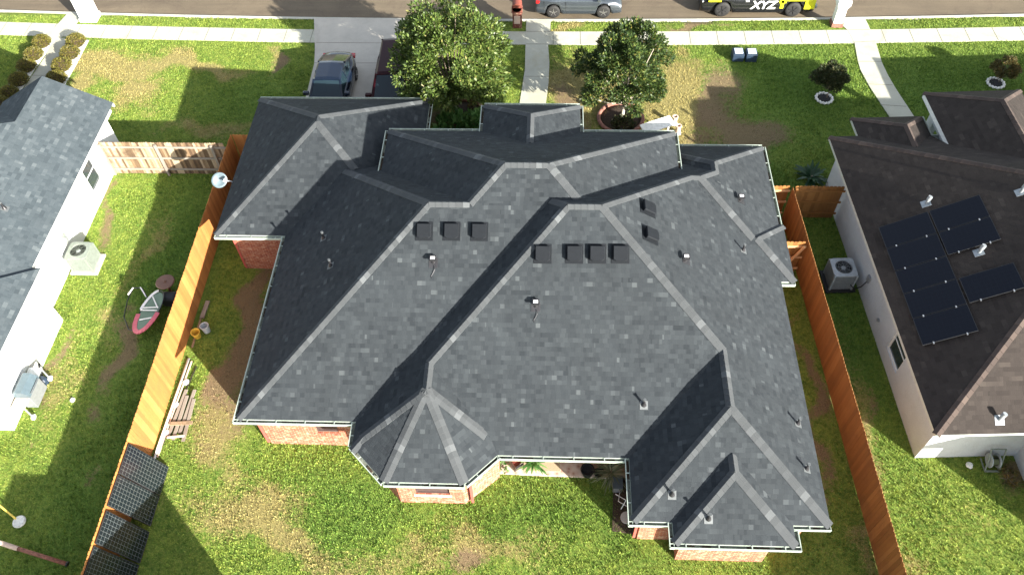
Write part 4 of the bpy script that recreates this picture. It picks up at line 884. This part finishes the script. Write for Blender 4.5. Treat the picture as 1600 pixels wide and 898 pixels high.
van_belt=[(-2.45,.85),(-2.35,1.05),(-1.5,1.12),(0,1.1),(1.2,1.06),(2.1,.9),(2.4,.7)]
vehicle('parked_van','maroon people carrier parked below the magnolia crown on the right half of the driveway','van',(-7.1,29.95,.03),R_(-89),4.95,1.9,'maroon paint',None,van_belt,1.72,2.9,.34,(-2.3,-1.95,.55,1.6))
suv_belt=[(-2.2,.8),(-2.15,1.0),(-1.3,1.08),(0,1.05),(1.0,1.02),(1.9,.88),(2.2,.68)]
vehicle('parked_suv','grey-blue compact utility car with silver wheels parked by the kerb above the front path','car',(1.52,37.12,-.13),R_(0),4.4,1.8,'grey blue paint',None,suv_belt,1.6,2.55,.35,(-2.1,-1.7,.4,1.3))
truck=vehicle('pickup_truck','black and yellow pickup truck with big white XYZ lettering parked by the kerb','pickup',(10.6,37.35,-.13),R_(180),5.7,1.98,'black paint',None,[(-2.85,1.0),(-2.8,1.12),(-1.2,1.14),(0,1.14),(1.3,1.14),(2.5,1.06),(2.85,.8)],1.9,3.55,.40,(-1.0,-.75,.6,1.35),kind='truck',rim='dark metal')
# yellow tail, sill strip, bed and lettering: thin skins standing just proud of the doors
q=MB()
for x0,x1,za,zb in [(-2.8,-2.28,.46,1.0),(-2.26,-1.30,.92,1.0),(-1.24,-1.06,.5,1.0),(-1.34,-.98,.8,.98)]: q.box(x0,x1,.955,.998,za,zb)
q.box(-2.87,-2.80,-.75,.75,.55,1.05)
q.build('yellow_bed_side',['yellow green paint'],truck,local=True,bevel=.015)
q=MB(); q.box(-2.98,-2.86,-.85,.85,.42,.56); q.build('rear_bumper',['grey metal'],truck,local=True,bevel=.02)
q=MB(); q.box(1.9,2.55,.93,.985,.86,.96); q.build('yellow_front_splash',['yellow green paint'],truck,local=True,bevel=.015)
q=MB(); q.box(-2.65,-1.1,-.75,.75,1.08,1.192); q.build('cargo_bed',['dark metal'],truck,local=True)
def text(body,size,M4,mat,parent,shear=0,name='lettering',ex=.008):
    c=bpy.data.curves.new(name,'FONT'); c.body=body; c.size=size; c.extrude=ex; c.shear=shear; c.align_x='CENTER'; c.offset=size*.025
    o=bpy.data.objects.new(name,c); scene.collection.objects.link(o); dg=bpy.context.evaluated_depsgraph_get(); me=bpy.data.meshes.new_from_object(o.evaluated_get(dg)); bpy.data.objects.remove(o)
    o=bpy.data.objects.new(name,me); scene.collection.objects.link(o); me.materials.clear(); me.materials.append(MATS[mat]); o.parent=parent; o.matrix_local=M4; return o
Mt=Matrix(((-1,0,0,-.22),(0,0,1,1.0),(0,1,0,.50),(0,0,0,1)))
text('XYZ',.62,Mt,'white paint',truck,.18)
Mt=Matrix(((-1,0,0,.62),(0,0,1,1.0),(0,1,0,.88),(0,0,0,1))); text('TM',.14,Mt,'white paint',truck)
# ------------------------------------------------------------------ mailboxes
m=thing('brick_mailbox','red brick mailbox pillar with a rounded top beside the front path, by the kerb','mailbox',(-1.57,35.4,0))
q=MB(); q.box(-1.80,-1.34,35.2,35.62,0,.92); q.box(-1.85,-1.29,35.15,35.67,.92,.99); q.build('pillar',['dark red brick'],m)
q=MB(); q.lathe((-1.57,35.15,1.2),[(0,0),(.24,.0),(.24,.52),(0,.52)],20,0,axis=(0,1,0)); q.box(-1.81,-1.33,35.15,35.67,.992,1.2); q.build('box_head',['terracotta'],m)
q=MB(); q.box(-1.72,-1.42,35.13,35.149,.3,.75); q.build('number_plate',['cream tile'],m)
def stucco_box(label,x,y,w,d,h,base,mat,flare):
    m=thing('stucco_mailbox',label,'mailbox',(x,y,0)); q=MB(); q.box(x-w/2-.05,x+w/2+.05,y-d/2-.05,y+d/2+.05,0,.22); q.build('base',[base],m,bevel=.01)
    q=MB(); r=[(w/2,d/2,.22),(w/2,d/2,h*.68),(w/2+flare,d/2+flare,h*.84),(w/2+flare,d/2+flare,h)]
    vs=[(x+sx*a,y+sy*b,z) for a,b,z in r for sx,sy in ((-1,-1),(1,-1),(1,1),(-1,1))]; fs=[(3,2,1,0),(12,13,14,15)]
    for j in range(3): fs+=[(j*4+k,j*4+(k+1)%4,j*4+4+(k+1)%4,j*4+4+k) for k in range(4)]
    q.solid(vs,fs); q.build('pillar',[mat],m,bevel=.015)
    q=MB(); q.box(x-.14,x+.14,y+d/2+flare,y+d/2+flare+.02,h*.72,h*.92); q.build('mail_door',['black plastic'],m)
stucco_box('tall white stucco mailbox pillar by the kerb at the top left',-23.95,35.95,.78,.62,1.75,'white stucco','white stucco',.02)
stucco_box('white mailbox pillar with a flared top on a stone base, right of the pickup',14.42,35.55,.46,.42,1.5,'brick edging','white stucco',.09)
# ------------------------------------------------------------------ dark blue boxes on the lawn
def lawn_box(x,y,label):
    m=thing('utility_box',label,'utility box',(x,y,0),'pair of dark boxes on the right front lawn')
    q=MB(); q.box(x-.27,x+.27,y-.28,y+.28,0,.42); q.build('body',['navy plastic'],m,bevel=.03)
    q=MB(); q.box(x-.19,x+.21,y-.2,y+.2,.425,.46,0,None); q.build('lid',['pale lid'],m,bevel=.02)
lawn_box(9.15,32.85,'dark blue box with a pale lid on the front lawn, left of the pair'); lawn_box(9.78,32.83,'dark blue box with a pale lid on the front lawn, right of the pair')
m=thing('utility_cover','round dark cover with a pale rim set in the verge beside the left magnolia','utility cover',(-3.05,35.55,0))
q=MB(); q.torus((-3.05,35.55,.04),.25,.03,28,8); q.build('rim',['pale concrete'],m); q=MB(); q.lathe((-3.05,35.55,0),[(.25,0),(.25,.035),(0,.04)],24); q.build('lid',['dark metal'],m)
q=MB(); q.box(-3.13,-2.97,35.52,35.62,.042,.075); q.build('handle',['pale lid'],m)
# ------------------------------------------------------------------ air conditioners
def ac(label,x,y,w,h,col,rz,padm):
    m=thing('air_conditioner',label,'air conditioner',(x,y,0)); m.rotation_euler[2]=rz; a=w/2
    q=MB(); q.box(-a-.14,a+.16,-a-.12,a+.12,-.02,.07); q.build('pad',[padm],m,local=True,bevel=.01)
    q=MB(); q.box(-a+.02,a-.02,-a+.02,a-.02,.075,h-.04,1)
    n=16
    for k in range(n):
        u=-a+.03+(w-.06)*k/(n-1)
        for s_ in (-1,1): q.box(u-.009,u+.009,s_*a-.012,s_*a+.012,.1,h-.06); q.box(s_*a-.012,s_*a+.012,u-.009,u+.009,.1,h-.06)
    for sx in (-1,1):
        for sy in (-1,1): q.box(sx*a-.035,sx*a+.035,sy*a-.035,sy*a+.035,.08,h-.03)
    q.build('cabinet',[col,'grey metal'],m,local=True)
    q=MB(); P=[]; n=32; r0=a*.78
    for k in range(n):
        t=2*math.pi*k/n; c,s_=math.cos(t),math.sin(t); e=(a+.03)/max(abs(c),abs(s_)); e=min(e,(a+.03)*1.3); P.append((c,s_,e))
    vs=[(c*r0,s_*r0,h-.03) for c,s_,e in P]+[(c*r0,s_*r0,h+.02) for c,s_,e in P]+[(c*e,s_*e,h+.0) for c,s_,e in P]+[(c*e,s_*e,h-.05) for c,s_,e in P]
    fs=[]
    for k in range(n): j=(k+1)%n; fs+=[(k,j,n+j,n+k),(n+k,n+j,2*n+j,2*n+k),(2*n+k,2*n+j,3*n+j,3*n+k)]
    q.solid(vs,fs); q.build('top_panel',[col],m,local=True)
    q=MB()
    for k in range(4):
        t=k*math.pi/2+.5; M4=Matrix.Translation((0,0,h-.1))@Matrix.Rotation(t,4,'Z')@Matrix.Rotation(.35,4,'X'); q.box(.04,r0*.92,-.11,.07,-.004,.004,0,M4)
    q.lathe((0,0,h-.14),[(.09,0),(.09,.1),(.0,.12)],14); fo=q.build('fan',['galvanised'],m,local=True)
    q=MB()
    for r in [r0*.25,r0*.45,r0*.65,r0*.85,r0*.99]: q.torus((0,0,h+.012),r,.004,36,4)
    for k in range(8): t=k*math.pi/4; q.tube((0,0,h+.014),(math.cos(t)*r0,math.sin(t)*r0,h+.014),.004,4)
    q.build('guard',[col],m,local=True)
    q=MB(); q.lathe((0,0,.1),[(r0,h-.42),(r0,h-.14)],24); q.build('well',['black plastic'],m,local=True)
    return m
ac('cream box air conditioner on a concrete pad beside the white house wall',-18.3,19.62,.80,.92,'ac cream',R_(0),'pale concrete')
a_=ac('grey air conditioner with a dark fan opening beside the stucco house wall',11.22,19.3,.82,.92,'ac grey',TH,'black plastic')
m=MB(); m.path([(11.55,18.9,.35),(11.7,18.8,.25),(11.85,18.7,.5),(11.98,18.65,1.05)],.022,6); tag(m.build('pipe',['black plastic']),'black insulated pipe running from the grey air conditioner to the wall','pipe')
m=thing('disconnect_box','small pale electrical box on the white wall above the cream air conditioner','electrical box',(-18.9,19.9,.9)); q=MB(); q.box(-18.95,-18.83,19.95,20.15,.95,1.3); q.build('case',['ac cream'],m); q=MB(); q.box(-18.829,-18.80,19.98,20.12,1.0,1.25); q.build('door',['grey metal'],m)
# ------------------------------------------------------------------ satellite dish on the garage eave
m=thing('satellite_dish','grey oval satellite dish on an arm at the left eave above the garage','satellite dish',(-12.4,21.8,2.4)); ax=Vector((.25,-.75,.6)).normalized(); c=Vector((-12.62,21.72,2.75))
prof=[(0,0),(.12,.008),(.22,.028),(.31,.06),(.315,.052),(.22,.018),(.12,-.002),(0,-.01)]
q=MB(); q.lathe(c,prof,32,0,axis=ax,sx=1.0,sy=.9); q.build('reflector',['dish grey'],m,smooth=True)
q=MB(); q.tube(c-ax*.02,(-12.25,21.85,2.55),.025,8); q.tube((-12.25,21.85,2.55),(-12.2,21.9,2.42),.03,8); q.build('mount',['grey metal'],m)
f=c+ax*.38+Vector((.22,.12,-.05)); q=MB(); q.tube(c-ax*.0+Vector((.1,.0,-.2)),f,.018,6); q.build('feed_arm',['grey metal'],m)
q=MB(); 
for k in (-1,0,1): q.tube(f+Vector((k*.02,k*.07,.0)),f+Vector((k*.02,k*.07,.0))-ax*.09,.03,8)
q.bar(f+Vector((-.03,-.1,.02)),f+Vector((.03,.1,.02)),.05,.04); q.build('receiver',['white paint'],m)
# ------------------------------------------------------------------ yard things left of the fence
m=thing('trampoline','broken pink-edged trampoline frame with grey-green netting lying against the left fence','trampoline',(-15,17.2,0))
q=MB(); c=Vector((-14.85,17.1,.42)); ring_=[]
for k in range(28): t=2*math.pi*k/28; ring_.append(Vector((c.x+.50*math.cos(t)+.08*math.sin(t),c.y+.95*math.sin(t),c.z+.22*math.cos(t)+.02)))
q.path([tuple(p) for p in ring_+ring_[:1]],.022,6); q.path([(-15.15,17.75,.25),(-15.45,18.15,.5),(-15.75,18.1,.55),(-15.95,17.7,.3),(-15.9,17.0,.2),(-15.6,16.5,.1),(-15.1,16.35,.08)],.02,6); q.build('frame',['dark metal'],m)
q=MB(); q.face([tuple(c+(p-c)*.93) for p in ring_]); q.build('net',['mesh net'],m)
q=MB()
for k in list(range(14,24))+[24,25,26]: a,b=ring_[k%28],ring_[(k+1)%28]; q.bar(a+Vector((0,0,.03)),b+Vector((0,0,.03)),.17,.03)
q.build('pad',['pink pad'],m)
q=MB()
for k in (7,8,9,10,11,12): a,b=ring_[k],ring_[k+1]; q.bar(a+Vector((0,0,.035)),b+Vector((0,0,.035)),.1,.03)
q.build('white_pad',['white pad'],m)
for a,b in [((-15.75,18.1,.57),(-15.92,17.85,.45)),((-15.5,18.15,.54),(-15.25,17.85,.32)),((-15.25,17.2,.38),(-14.45,17.0,.66)),((-15.25,17.3,.38),(-14.45,17.15,.66)),((-14.95,17.8,.45),(-14.45,17.1,.67)),((-15.15,16.75,.38),(-14.6,16.75,.55))]: q=MB(); q.bar(a,b,.045,.015); q.build('strap',['white pad'],m)
m=thing('round_table','round brown plastic table with a knob, behind the trampoline at the fence','table',(-14.5,18.35,0)); q=MB(); q.lathe((-14.55,18.35,0),[(.05,.0),(.05,.58),(.34,.6),(.36,.64),(.33,.67),(.06,.675),(.05,.72),(0,.73)],26); q.build('top',['brown plastic'],m,smooth=False)
q=MB(); q.box(-14.62,-14.05,17.6,18.05,0,.5); q.build('base_cover',['black plastic'],m,bevel=.1)
def bucket(label,x,y,mat,lean=(0,0)):
    m=thing('bucket',label,'bucket',(x,y,0)); q=MB(); q.lathe((x,y,.03),[(.0,.01),(.12,.0),(.155,.34),(.17,.34),(.17,.36),(.145,.36),(.115,.03),(.0,.03)],20,0,axis=(lean[0],lean[1],1)); q.build('shell',[mat],m,smooth=False)
    q=MB(); q.path([(x-.16,y,.36),(x-.12,y+.1,.33),(x,y+.16,.3),(x+.12,y+.1,.33),(x+.16,y,.36)],.006,5); q.build('handle',['dark metal'],m)
bucket('yellow plastic bucket standing by the left fence',-12.92,16.28,'yellow bucket',(.08,-.1)); bucket('pale grey-blue bucket right behind the yellow one',-12.62,16.52,'grey bucket',(-.05,.05))
m=MB(); m.bar((-12.95,17.9,.05),(-12.98,17.1,.05),.16,.05); tag(m.build('plank',['grey planks']),'short grey board lying at the fence foot above the buckets','plank')
m=MB(); m.bar((-13.02,17.1,.03),(-13.0,15.8,.03),.07,.04); tag(m.build('plank',['weathered boards']),'thin brown board lying between the fence and the yellow bucket','plank')
m=thing('plank_stack','stack of old grey planks with two cross boards lying by the left fence','planks',(-12.55,13.1,0))
for k,(xa,xb_,y0,y1) in enumerate([(-12.84,-12.70,12.12,14.0),(-12.62,-12.60,12.05,13.75),(-12.47,-12.38,12.3,13.98),(-12.26,-12.30,12.0,13.6)]): q=MB(); q.bar((xa,y0,.05+.02*(k%2)),(xb_,y1,.07+.015*k),.11,.04); q.build('board',['grey planks'],m)
q=MB(); q.bar((-12.86,12.62,.12),(-12.1,12.68,.12),.13,.04); q.build('board',['weathered boards'],m); q=MB(); q.bar((-12.82,12.1,.12),(-12.25,12.18,.12),.07,.04); q.build('board',['cream tile'],m)
m=MB(); m.tube((-12.98,15.3,.05),(-13.08,10.9,.05),.045,8); tag(m.build('pipe',['white paint'],smooth=True),'long white pipe lying tight along the foot of the left fence','pipe')
m=MB(); m.bar((-12.85,15.2,.04),(-12.98,11.4,.04),.05,.04); tag(m.build('batten',['cream tile']),'thin pale batten lying beside the long white pipe','batten')
m=MB(); m.bar((-12.62,15.0,.03),(-12.95,11.8,.03),.03,.03); tag(m.build('batten',['dark metal']),'thin dark rod lying through the white stones','rod')
def stone(x,y,r,label,g='white stones by the left fence',mat='white stone'):
    q=MB(); n=9; P=[(0,0,r*.8)]; 
    for j,(rr,z) in enumerate([(r*.7,r*.65),(r,r*.25),(r*.9,0)]): P+=[(rr*math.cos(6.283*k/n)*random.uniform(.8,1.2),rr*math.sin(6.283*k/n)*random.uniform(.8,1.2),z) for k in range(n)]
    fs=[(0,1+k,1+(k+1)%n) for k in range(n)]+[(1+j*n+k,1+(j+1)*n+k,1+(j+1)*n+(k+1)%n,1+j*n+(k+1)%n) for j in range(2) for k in range(n)]
    q.solid([(x+a,y+b,c) for a,b,c in P],fs); tag(q.build('stone',[mat],loc=(x,y,0)),label,'stone',g)
stone(-12.83,14.33,.13,'white stone by the fence, above the stack of grey planks'); stone(-12.92,13.4,.13,'white stone left of the stack of grey planks'); stone(-12.95,12.3,.15,'white stone by the fence at the lower end of the plank stack'); stone(-16.7,13.52,.1,'lone white stone on the left lawn',None); stone(14.0,11.8,.12,'lone white stone beside the hose reel at the stucco house',None)
# grill
m=thing('barbecue_grill','pale gas barbecue with side shelves against the white house wall','grill',(-18.3,13.3,0)); cxg,cyg=-18.55,13.55
Mg=Matrix.Translation((-17.98,13.55,0))@Matrix.Rotation(R_(0),4,'Z')
q=MB(); q.box(-.25,.25,-.42,.42,.12,.8,0,Mg); q.build('cabinet',['grey metal'],m,bevel=.02)
q=MB(); pr=[(-.28,.82),(-.26,1.0),(-.12,1.12),(.1,1.1),(.27,.95),(.3,.82)]
vs=[tuple(Mg@Vector((x,-.4,z))) for x,z in pr]+[tuple(Mg@Vector((x,.4,z))) for x,z in pr]; n=len(pr); q.solid(vs,[tuple(range(n)),tuple(reversed(range(n,2*n)))]+[((i+1)%n,i,n+i,n+(i+1)%n) for i in range(n)]); q.build('lid',['dish grey'],m)
q=MB(); q.box(-.24,.24,-.85,-.43,.76,.8,0,Mg); q.build('side_shelf',['cream tile'],m); q=MB(); q.box(-.24,.24,.43,.8,.76,.8,0,Mg); q.build('side_shelf',['galvanised'],m)
q=MB(); q.tube(Mg@Vector((.33,-.3,.92)),Mg@Vector((.33,.3,.92)),.018,8); q.build('handle',['steel'],m)
for yy in (-.78,.78):
    q=MB(); q.lathe(Mg@Vector((.2,yy,.1)),[(.02,-.03),(.1,-.03),(.1,.03),(.02,.03)],14,0,axis=(1,0,0)); q.build('wheel',['white paint'],m)
for yy in (-.78,.78): q=MB(); q.bar(Mg@Vector((.18,yy,.1)),Mg@Vector((.18,yy,.78)),.04,.04); q.build('leg',['galvanised'],m)
m=thing('watering_can','dark green can with a long spout by the corner of the white house','watering can',(-18.0,14.3,0)); q=MB(); q.lathe((-17.98,14.2,0),[(.16,0),(.17,.2),(.12,.3),(.0,.31)],14); q.build('can',['navy plastic'],m); q=MB(); q.tube((-18.02,14.3,.15),(-18.2,14.75,.45),.03,7); q.build('spout',['dark metal'],m)
m=thing('yellow_pole','thin yellow pole ending in a round white disc, entering from the left edge','pole',(-16.85,9.1,0)); q=MB(); q.tube((-18.5,10.1,.5),(-16.9,9.12,.14),.03,8); q.build('rod',['yellow paint'],m); q=MB(); q.lathe((-16.82,9.07,.0),[(.2,0),(.21,.04),(.18,.09),(.05,.1),(0,.1)],22); q.build('disc',['white stone'],m)
m=thing('rusty_pole','rusty pole with a pale section leaning in from the lower left edge','pole',(-15,7.8,0)); q=MB(); q.tube((-14.72,7.75,.1),(-16.3,8.1,.35),.065,10); q.build('rod',['rust'],m,smooth=True); q=MB(); q.tube((-16.3,8.1,.35),(-17.6,8.4,.55),.075,10); q.build('sleeve',['cream tile'],m,smooth=True); q=MB(); q.lathe((-14.72,7.75,.1),[(.05,-.01),(.085,-.01),(.085,.03),(.05,.03)],12,0,axis=(1,-.2,-.1)); q.build('end_cap',['black plastic'],m)
# white board and pipe stubs by the front lawn
m=thing('white_board','white board lying aslant beside open pipe stubs at the front corner of the roof','board',(4.9,27.3,0)); q=MB(); Mw=Matrix.Translation((4.85,27.25,.75))@Matrix.Rotation(R_(25),4,'Z')@Matrix.Rotation(R_(8),4,'X'); q.box(-.75,.75,-.28,.28,-.02,.02,0,Mw); q.build('panel',['white paint'],m,bevel=.008)
for sx in (-.6,.6): q=MB(); q.bar(Mw@Vector((sx,0,-.02)),(Mw@Vector((sx,0,0))).xy.to_3d(),.06,.06); q.build('leg',['white paint'],m)
for x,y,lab in [(5.75,28.15,'open pale pipe stub standing on the brown lawn, the upper one'),(5.85,27.55,'open pale pipe stub at the end of the white board')]:
    m=thing('pipe_stub',lab,'pipe',(x,y,0)); q=MB(); q.lathe((x,y,0),[(.11,0),(.11,.42),(.14,.42),(.14,.45),(.085,.45),(.085,.05),(0,.05)],18); q.build('tube',['cream tile'],m,smooth=False); q=MB(); q.lathe((x,y,0),[(.15,0),(.15,.03),(.115,.035)],16); q.build('collar',['white paint'],m)
# ------------------------------------------------------------------ patio things
m=MB(); m.box(-.6,.6,11.22,12.2,.072,.09); tag(m.build('door_mat',['mat tan']),'tan rectangular mat lying on the patio tiles','mat')
m=thing('garden_bench','curved dark red bench end on the patio left of the potted palm','bench',(-.85,11.5,.07)); q=MB()
q.bar((-1.2,12.0,.42),(-.72,11.3,.42),.36,.05); q.build('seat',['terracotta'],m,bevel=.01)
q=MB(); q.bar((-.78,11.28,.07),(-.72,11.2,.5),.3,.05); q.build('leg',['dark metal'],m); q=MB(); q.bar((-1.15,12.0,.07),(-1.15,12.0,.42),.3,.05); q.build('leg',['dark metal'],m)
def pot(label,x,y,r,h,z=.07):
    m=thing('flower_pot',label,'pot',(x,y,z)); q=MB(); q.lathe((x,y,z),[(r*.7,0),(r*.97,h-.03),(r,h-.03),(r,h),(r*.85,h),(r*.8,h-.07)],22); q.build('pot',['black plastic'],m); q=MB(); q.lathe((x,y,z),[(r*.82,h-.07),(0,h-.05)],18); q.build('soil',['dark soil'],m)
pot('large round black pot in the shade on the patio',1.49,11.17,.23,.34); pot('smaller black pot beside the large one on the patio',1.88,11.12,.18,.24); pot('black pot of the palm behind the brown mat',-.32,11.5,.2,.3); pot('black pot against the wing wall behind the spiky plant',2.62,11.75,.2,.3)
m=thing('grey_bin','small grey box on the paving below the spiky plant','box',(2.45,10.75,0)); q=MB(); q.box(2.3,2.6,10.55,10.95,.03,.38); q.build('body',['grey metal'],m,bevel=.03); q=MB(); q.box(2.28,2.62,10.53,10.97,.385,.42); q.build('lid',['dish grey'],m,bevel=.01)
m=thing('wire_stand','thin folded white wire stand on the paving by the wing wall','stand',(2.6,10.3,0)); q=MB(); q.path([(2.4,10.5,.05),(2.7,10.2,.3),(2.55,10.0,.05)],.014,6); q.build('frame',['white paint'],m); q=MB(); q.path([(2.55,10.6,.05),(2.45,10.15,.32),(2.75,10.1,.05)],.014,6); q.build('brace',['white paint'],m)
m=MB(); m.lathe((2.72,9.72,.03),[(.2,0),(.2,.05),(0,.055)],22); tag(m.build('stepping_stone',['driveway concrete']),'round pale stepping stone at the corner of the rear wing','stepping stone')
# hose reel
m=thing('hose_reel','grey hose reel cart standing at the stucco house wall','hose reel',(14.7,11.85,0)); q=MB()
for x in (14.52,14.78): q=MB(); q.lathe((x,11.85,.33),[(.04,-.015),(.24,-.015),(.24,.015),(.04,.015)],22,0,axis=(1,0,0)); q.build('flange',['ac grey'],m); q=MB(); q.lathe((14.65,11.85,.33),[(.12,-.12),(.17,-.1),(.17,.1),(.12,.12)],20,0,axis=(1,0,0)); q.build('hose',['grey frond'],m)
q=MB(); 
for x in (14.42,14.88): q.bar((x,11.6,.05),(x,12.0,.85),.035,.035); q.bar((x,11.6,.05),(x,12.05,.05),.035,.035)
q.bar((14.42,12.0,.85),(14.88,12.0,.85),.035,.035); q.bar((14.42,11.6,.05),(14.88,11.6,.05),.05,.05); q.build('frame',['ac cream'],m)
# ------------------------------------------------------------------ grass blades over the lawns
def inpoly(x,y,P):
    c=np.zeros(x.shape,bool); n=len(P)
    for i in range(n):
        (x1,y1),(x2,y2)=P[i],P[(i+1)%n]
        with np.errstate(divide='ignore',invalid='ignore'): c^=((y1>y)!=(y2>y))&(x<(x2-x1)*(y-y1)/(y2-y1)+x1)
    return c
NT_=900000
gx=rng.uniform(-29,25,NT_); gy=rng.uniform(6.3,36.2,NT_); 
keep=(gy<yc(gx)-.05)&~((gy>yc(gx)-2.0)&(gy<yc(gx)-.91))
# outside the camera's wedge nothing is needed
P_=np.stack([gx,gy,np.zeros_like(gx)-25.2],1); f_=np.array(fwd);r_=np.array(rt);u_=np.array(up); dd_=P_@f_; keep&=(np.abs(P_@r_/dd_)<.70)&(np.abs(P_@u_/dd_)<.42)
for Pg in (WP,[(v.x,v.y) for v in [Rm@Vector((a,b,0)) for a,b in RW]],LW,[(-12.15,36.02),(-11.62,33.4),(-11.4,29.8),(-11.4,26.4),(-5.4,26.4),(-4.9,35.9)],[(-1.13,35.88),(.12,35.88),(0.0,33.9),(.05,31),(-.06,29.5),(-.15,24),(-1.3,24),(-1.28,29.5),(-1.1,31.9)],
  [(14.45,36.05),(15.98,36.05),(16.07,34.16),(16.0,32.6),(16.2,30.6),(16.53,28.8),(16.9,26.9),(15.85,26.9),(15.42,28.8),(15.02,30.8),(14.87,32.0),(15.03,34.05)],[(-26.2,34.3),(-25.7,34.3),(-25.36,36.35),(-24.35,36.3),(-24.9,34.2),(-23.4,34.15),(-23.35,27),(-26.2,27)],
  [(bx-.3,11.1),(g.x6+.5,11.0),(g.x6+.4,13.4),(bx-.3,13.4)],[(-22.9,26),(-18.9,26),(-18.9,24),(-22.9,24)]): keep&=~inpoly(gx,gy,Pg)
tn=tone(gx,gy); keep&=rng.random(NT_)>np.clip(tn[:,1]*1.5-.15,0,.93); keep&=rng.random(NT_)>np.clip(tn[:,0]-.45,0,.4)
gx,gy=gx[keep],gy[keep]; n=len(gx); hgt=rng.uniform(.025,.065,n)*(1+.5*tone(gx,gy)[:,2]); ang=rng.uniform(0,6.283,n); ww=rng.uniform(.008,.020,n); ln=rng.uniform(.02,.06,n); la=rng.uniform(0,6.283,n)
dx,dy=np.cos(ang)*ww,np.sin(ang)*ww; z0=np.full(n,-.02)
V=np.stack([np.stack([gx-dx,gy-dy,z0],1),np.stack([gx+dx,gy+dy,z0],1),np.stack([gx+np.cos(la)*ln,gy+np.sin(la)*ln,hgt],1)],1).reshape(-1,3)
gr=npmesh('grass',V,np.arange(3*n).reshape(-1,3),'grass blades'); tag(gr,'short patchy grass with green, yellow and dry brown areas','grass',kind='stuff'); settone(gr,gx,gy,3)
print('blades',n)
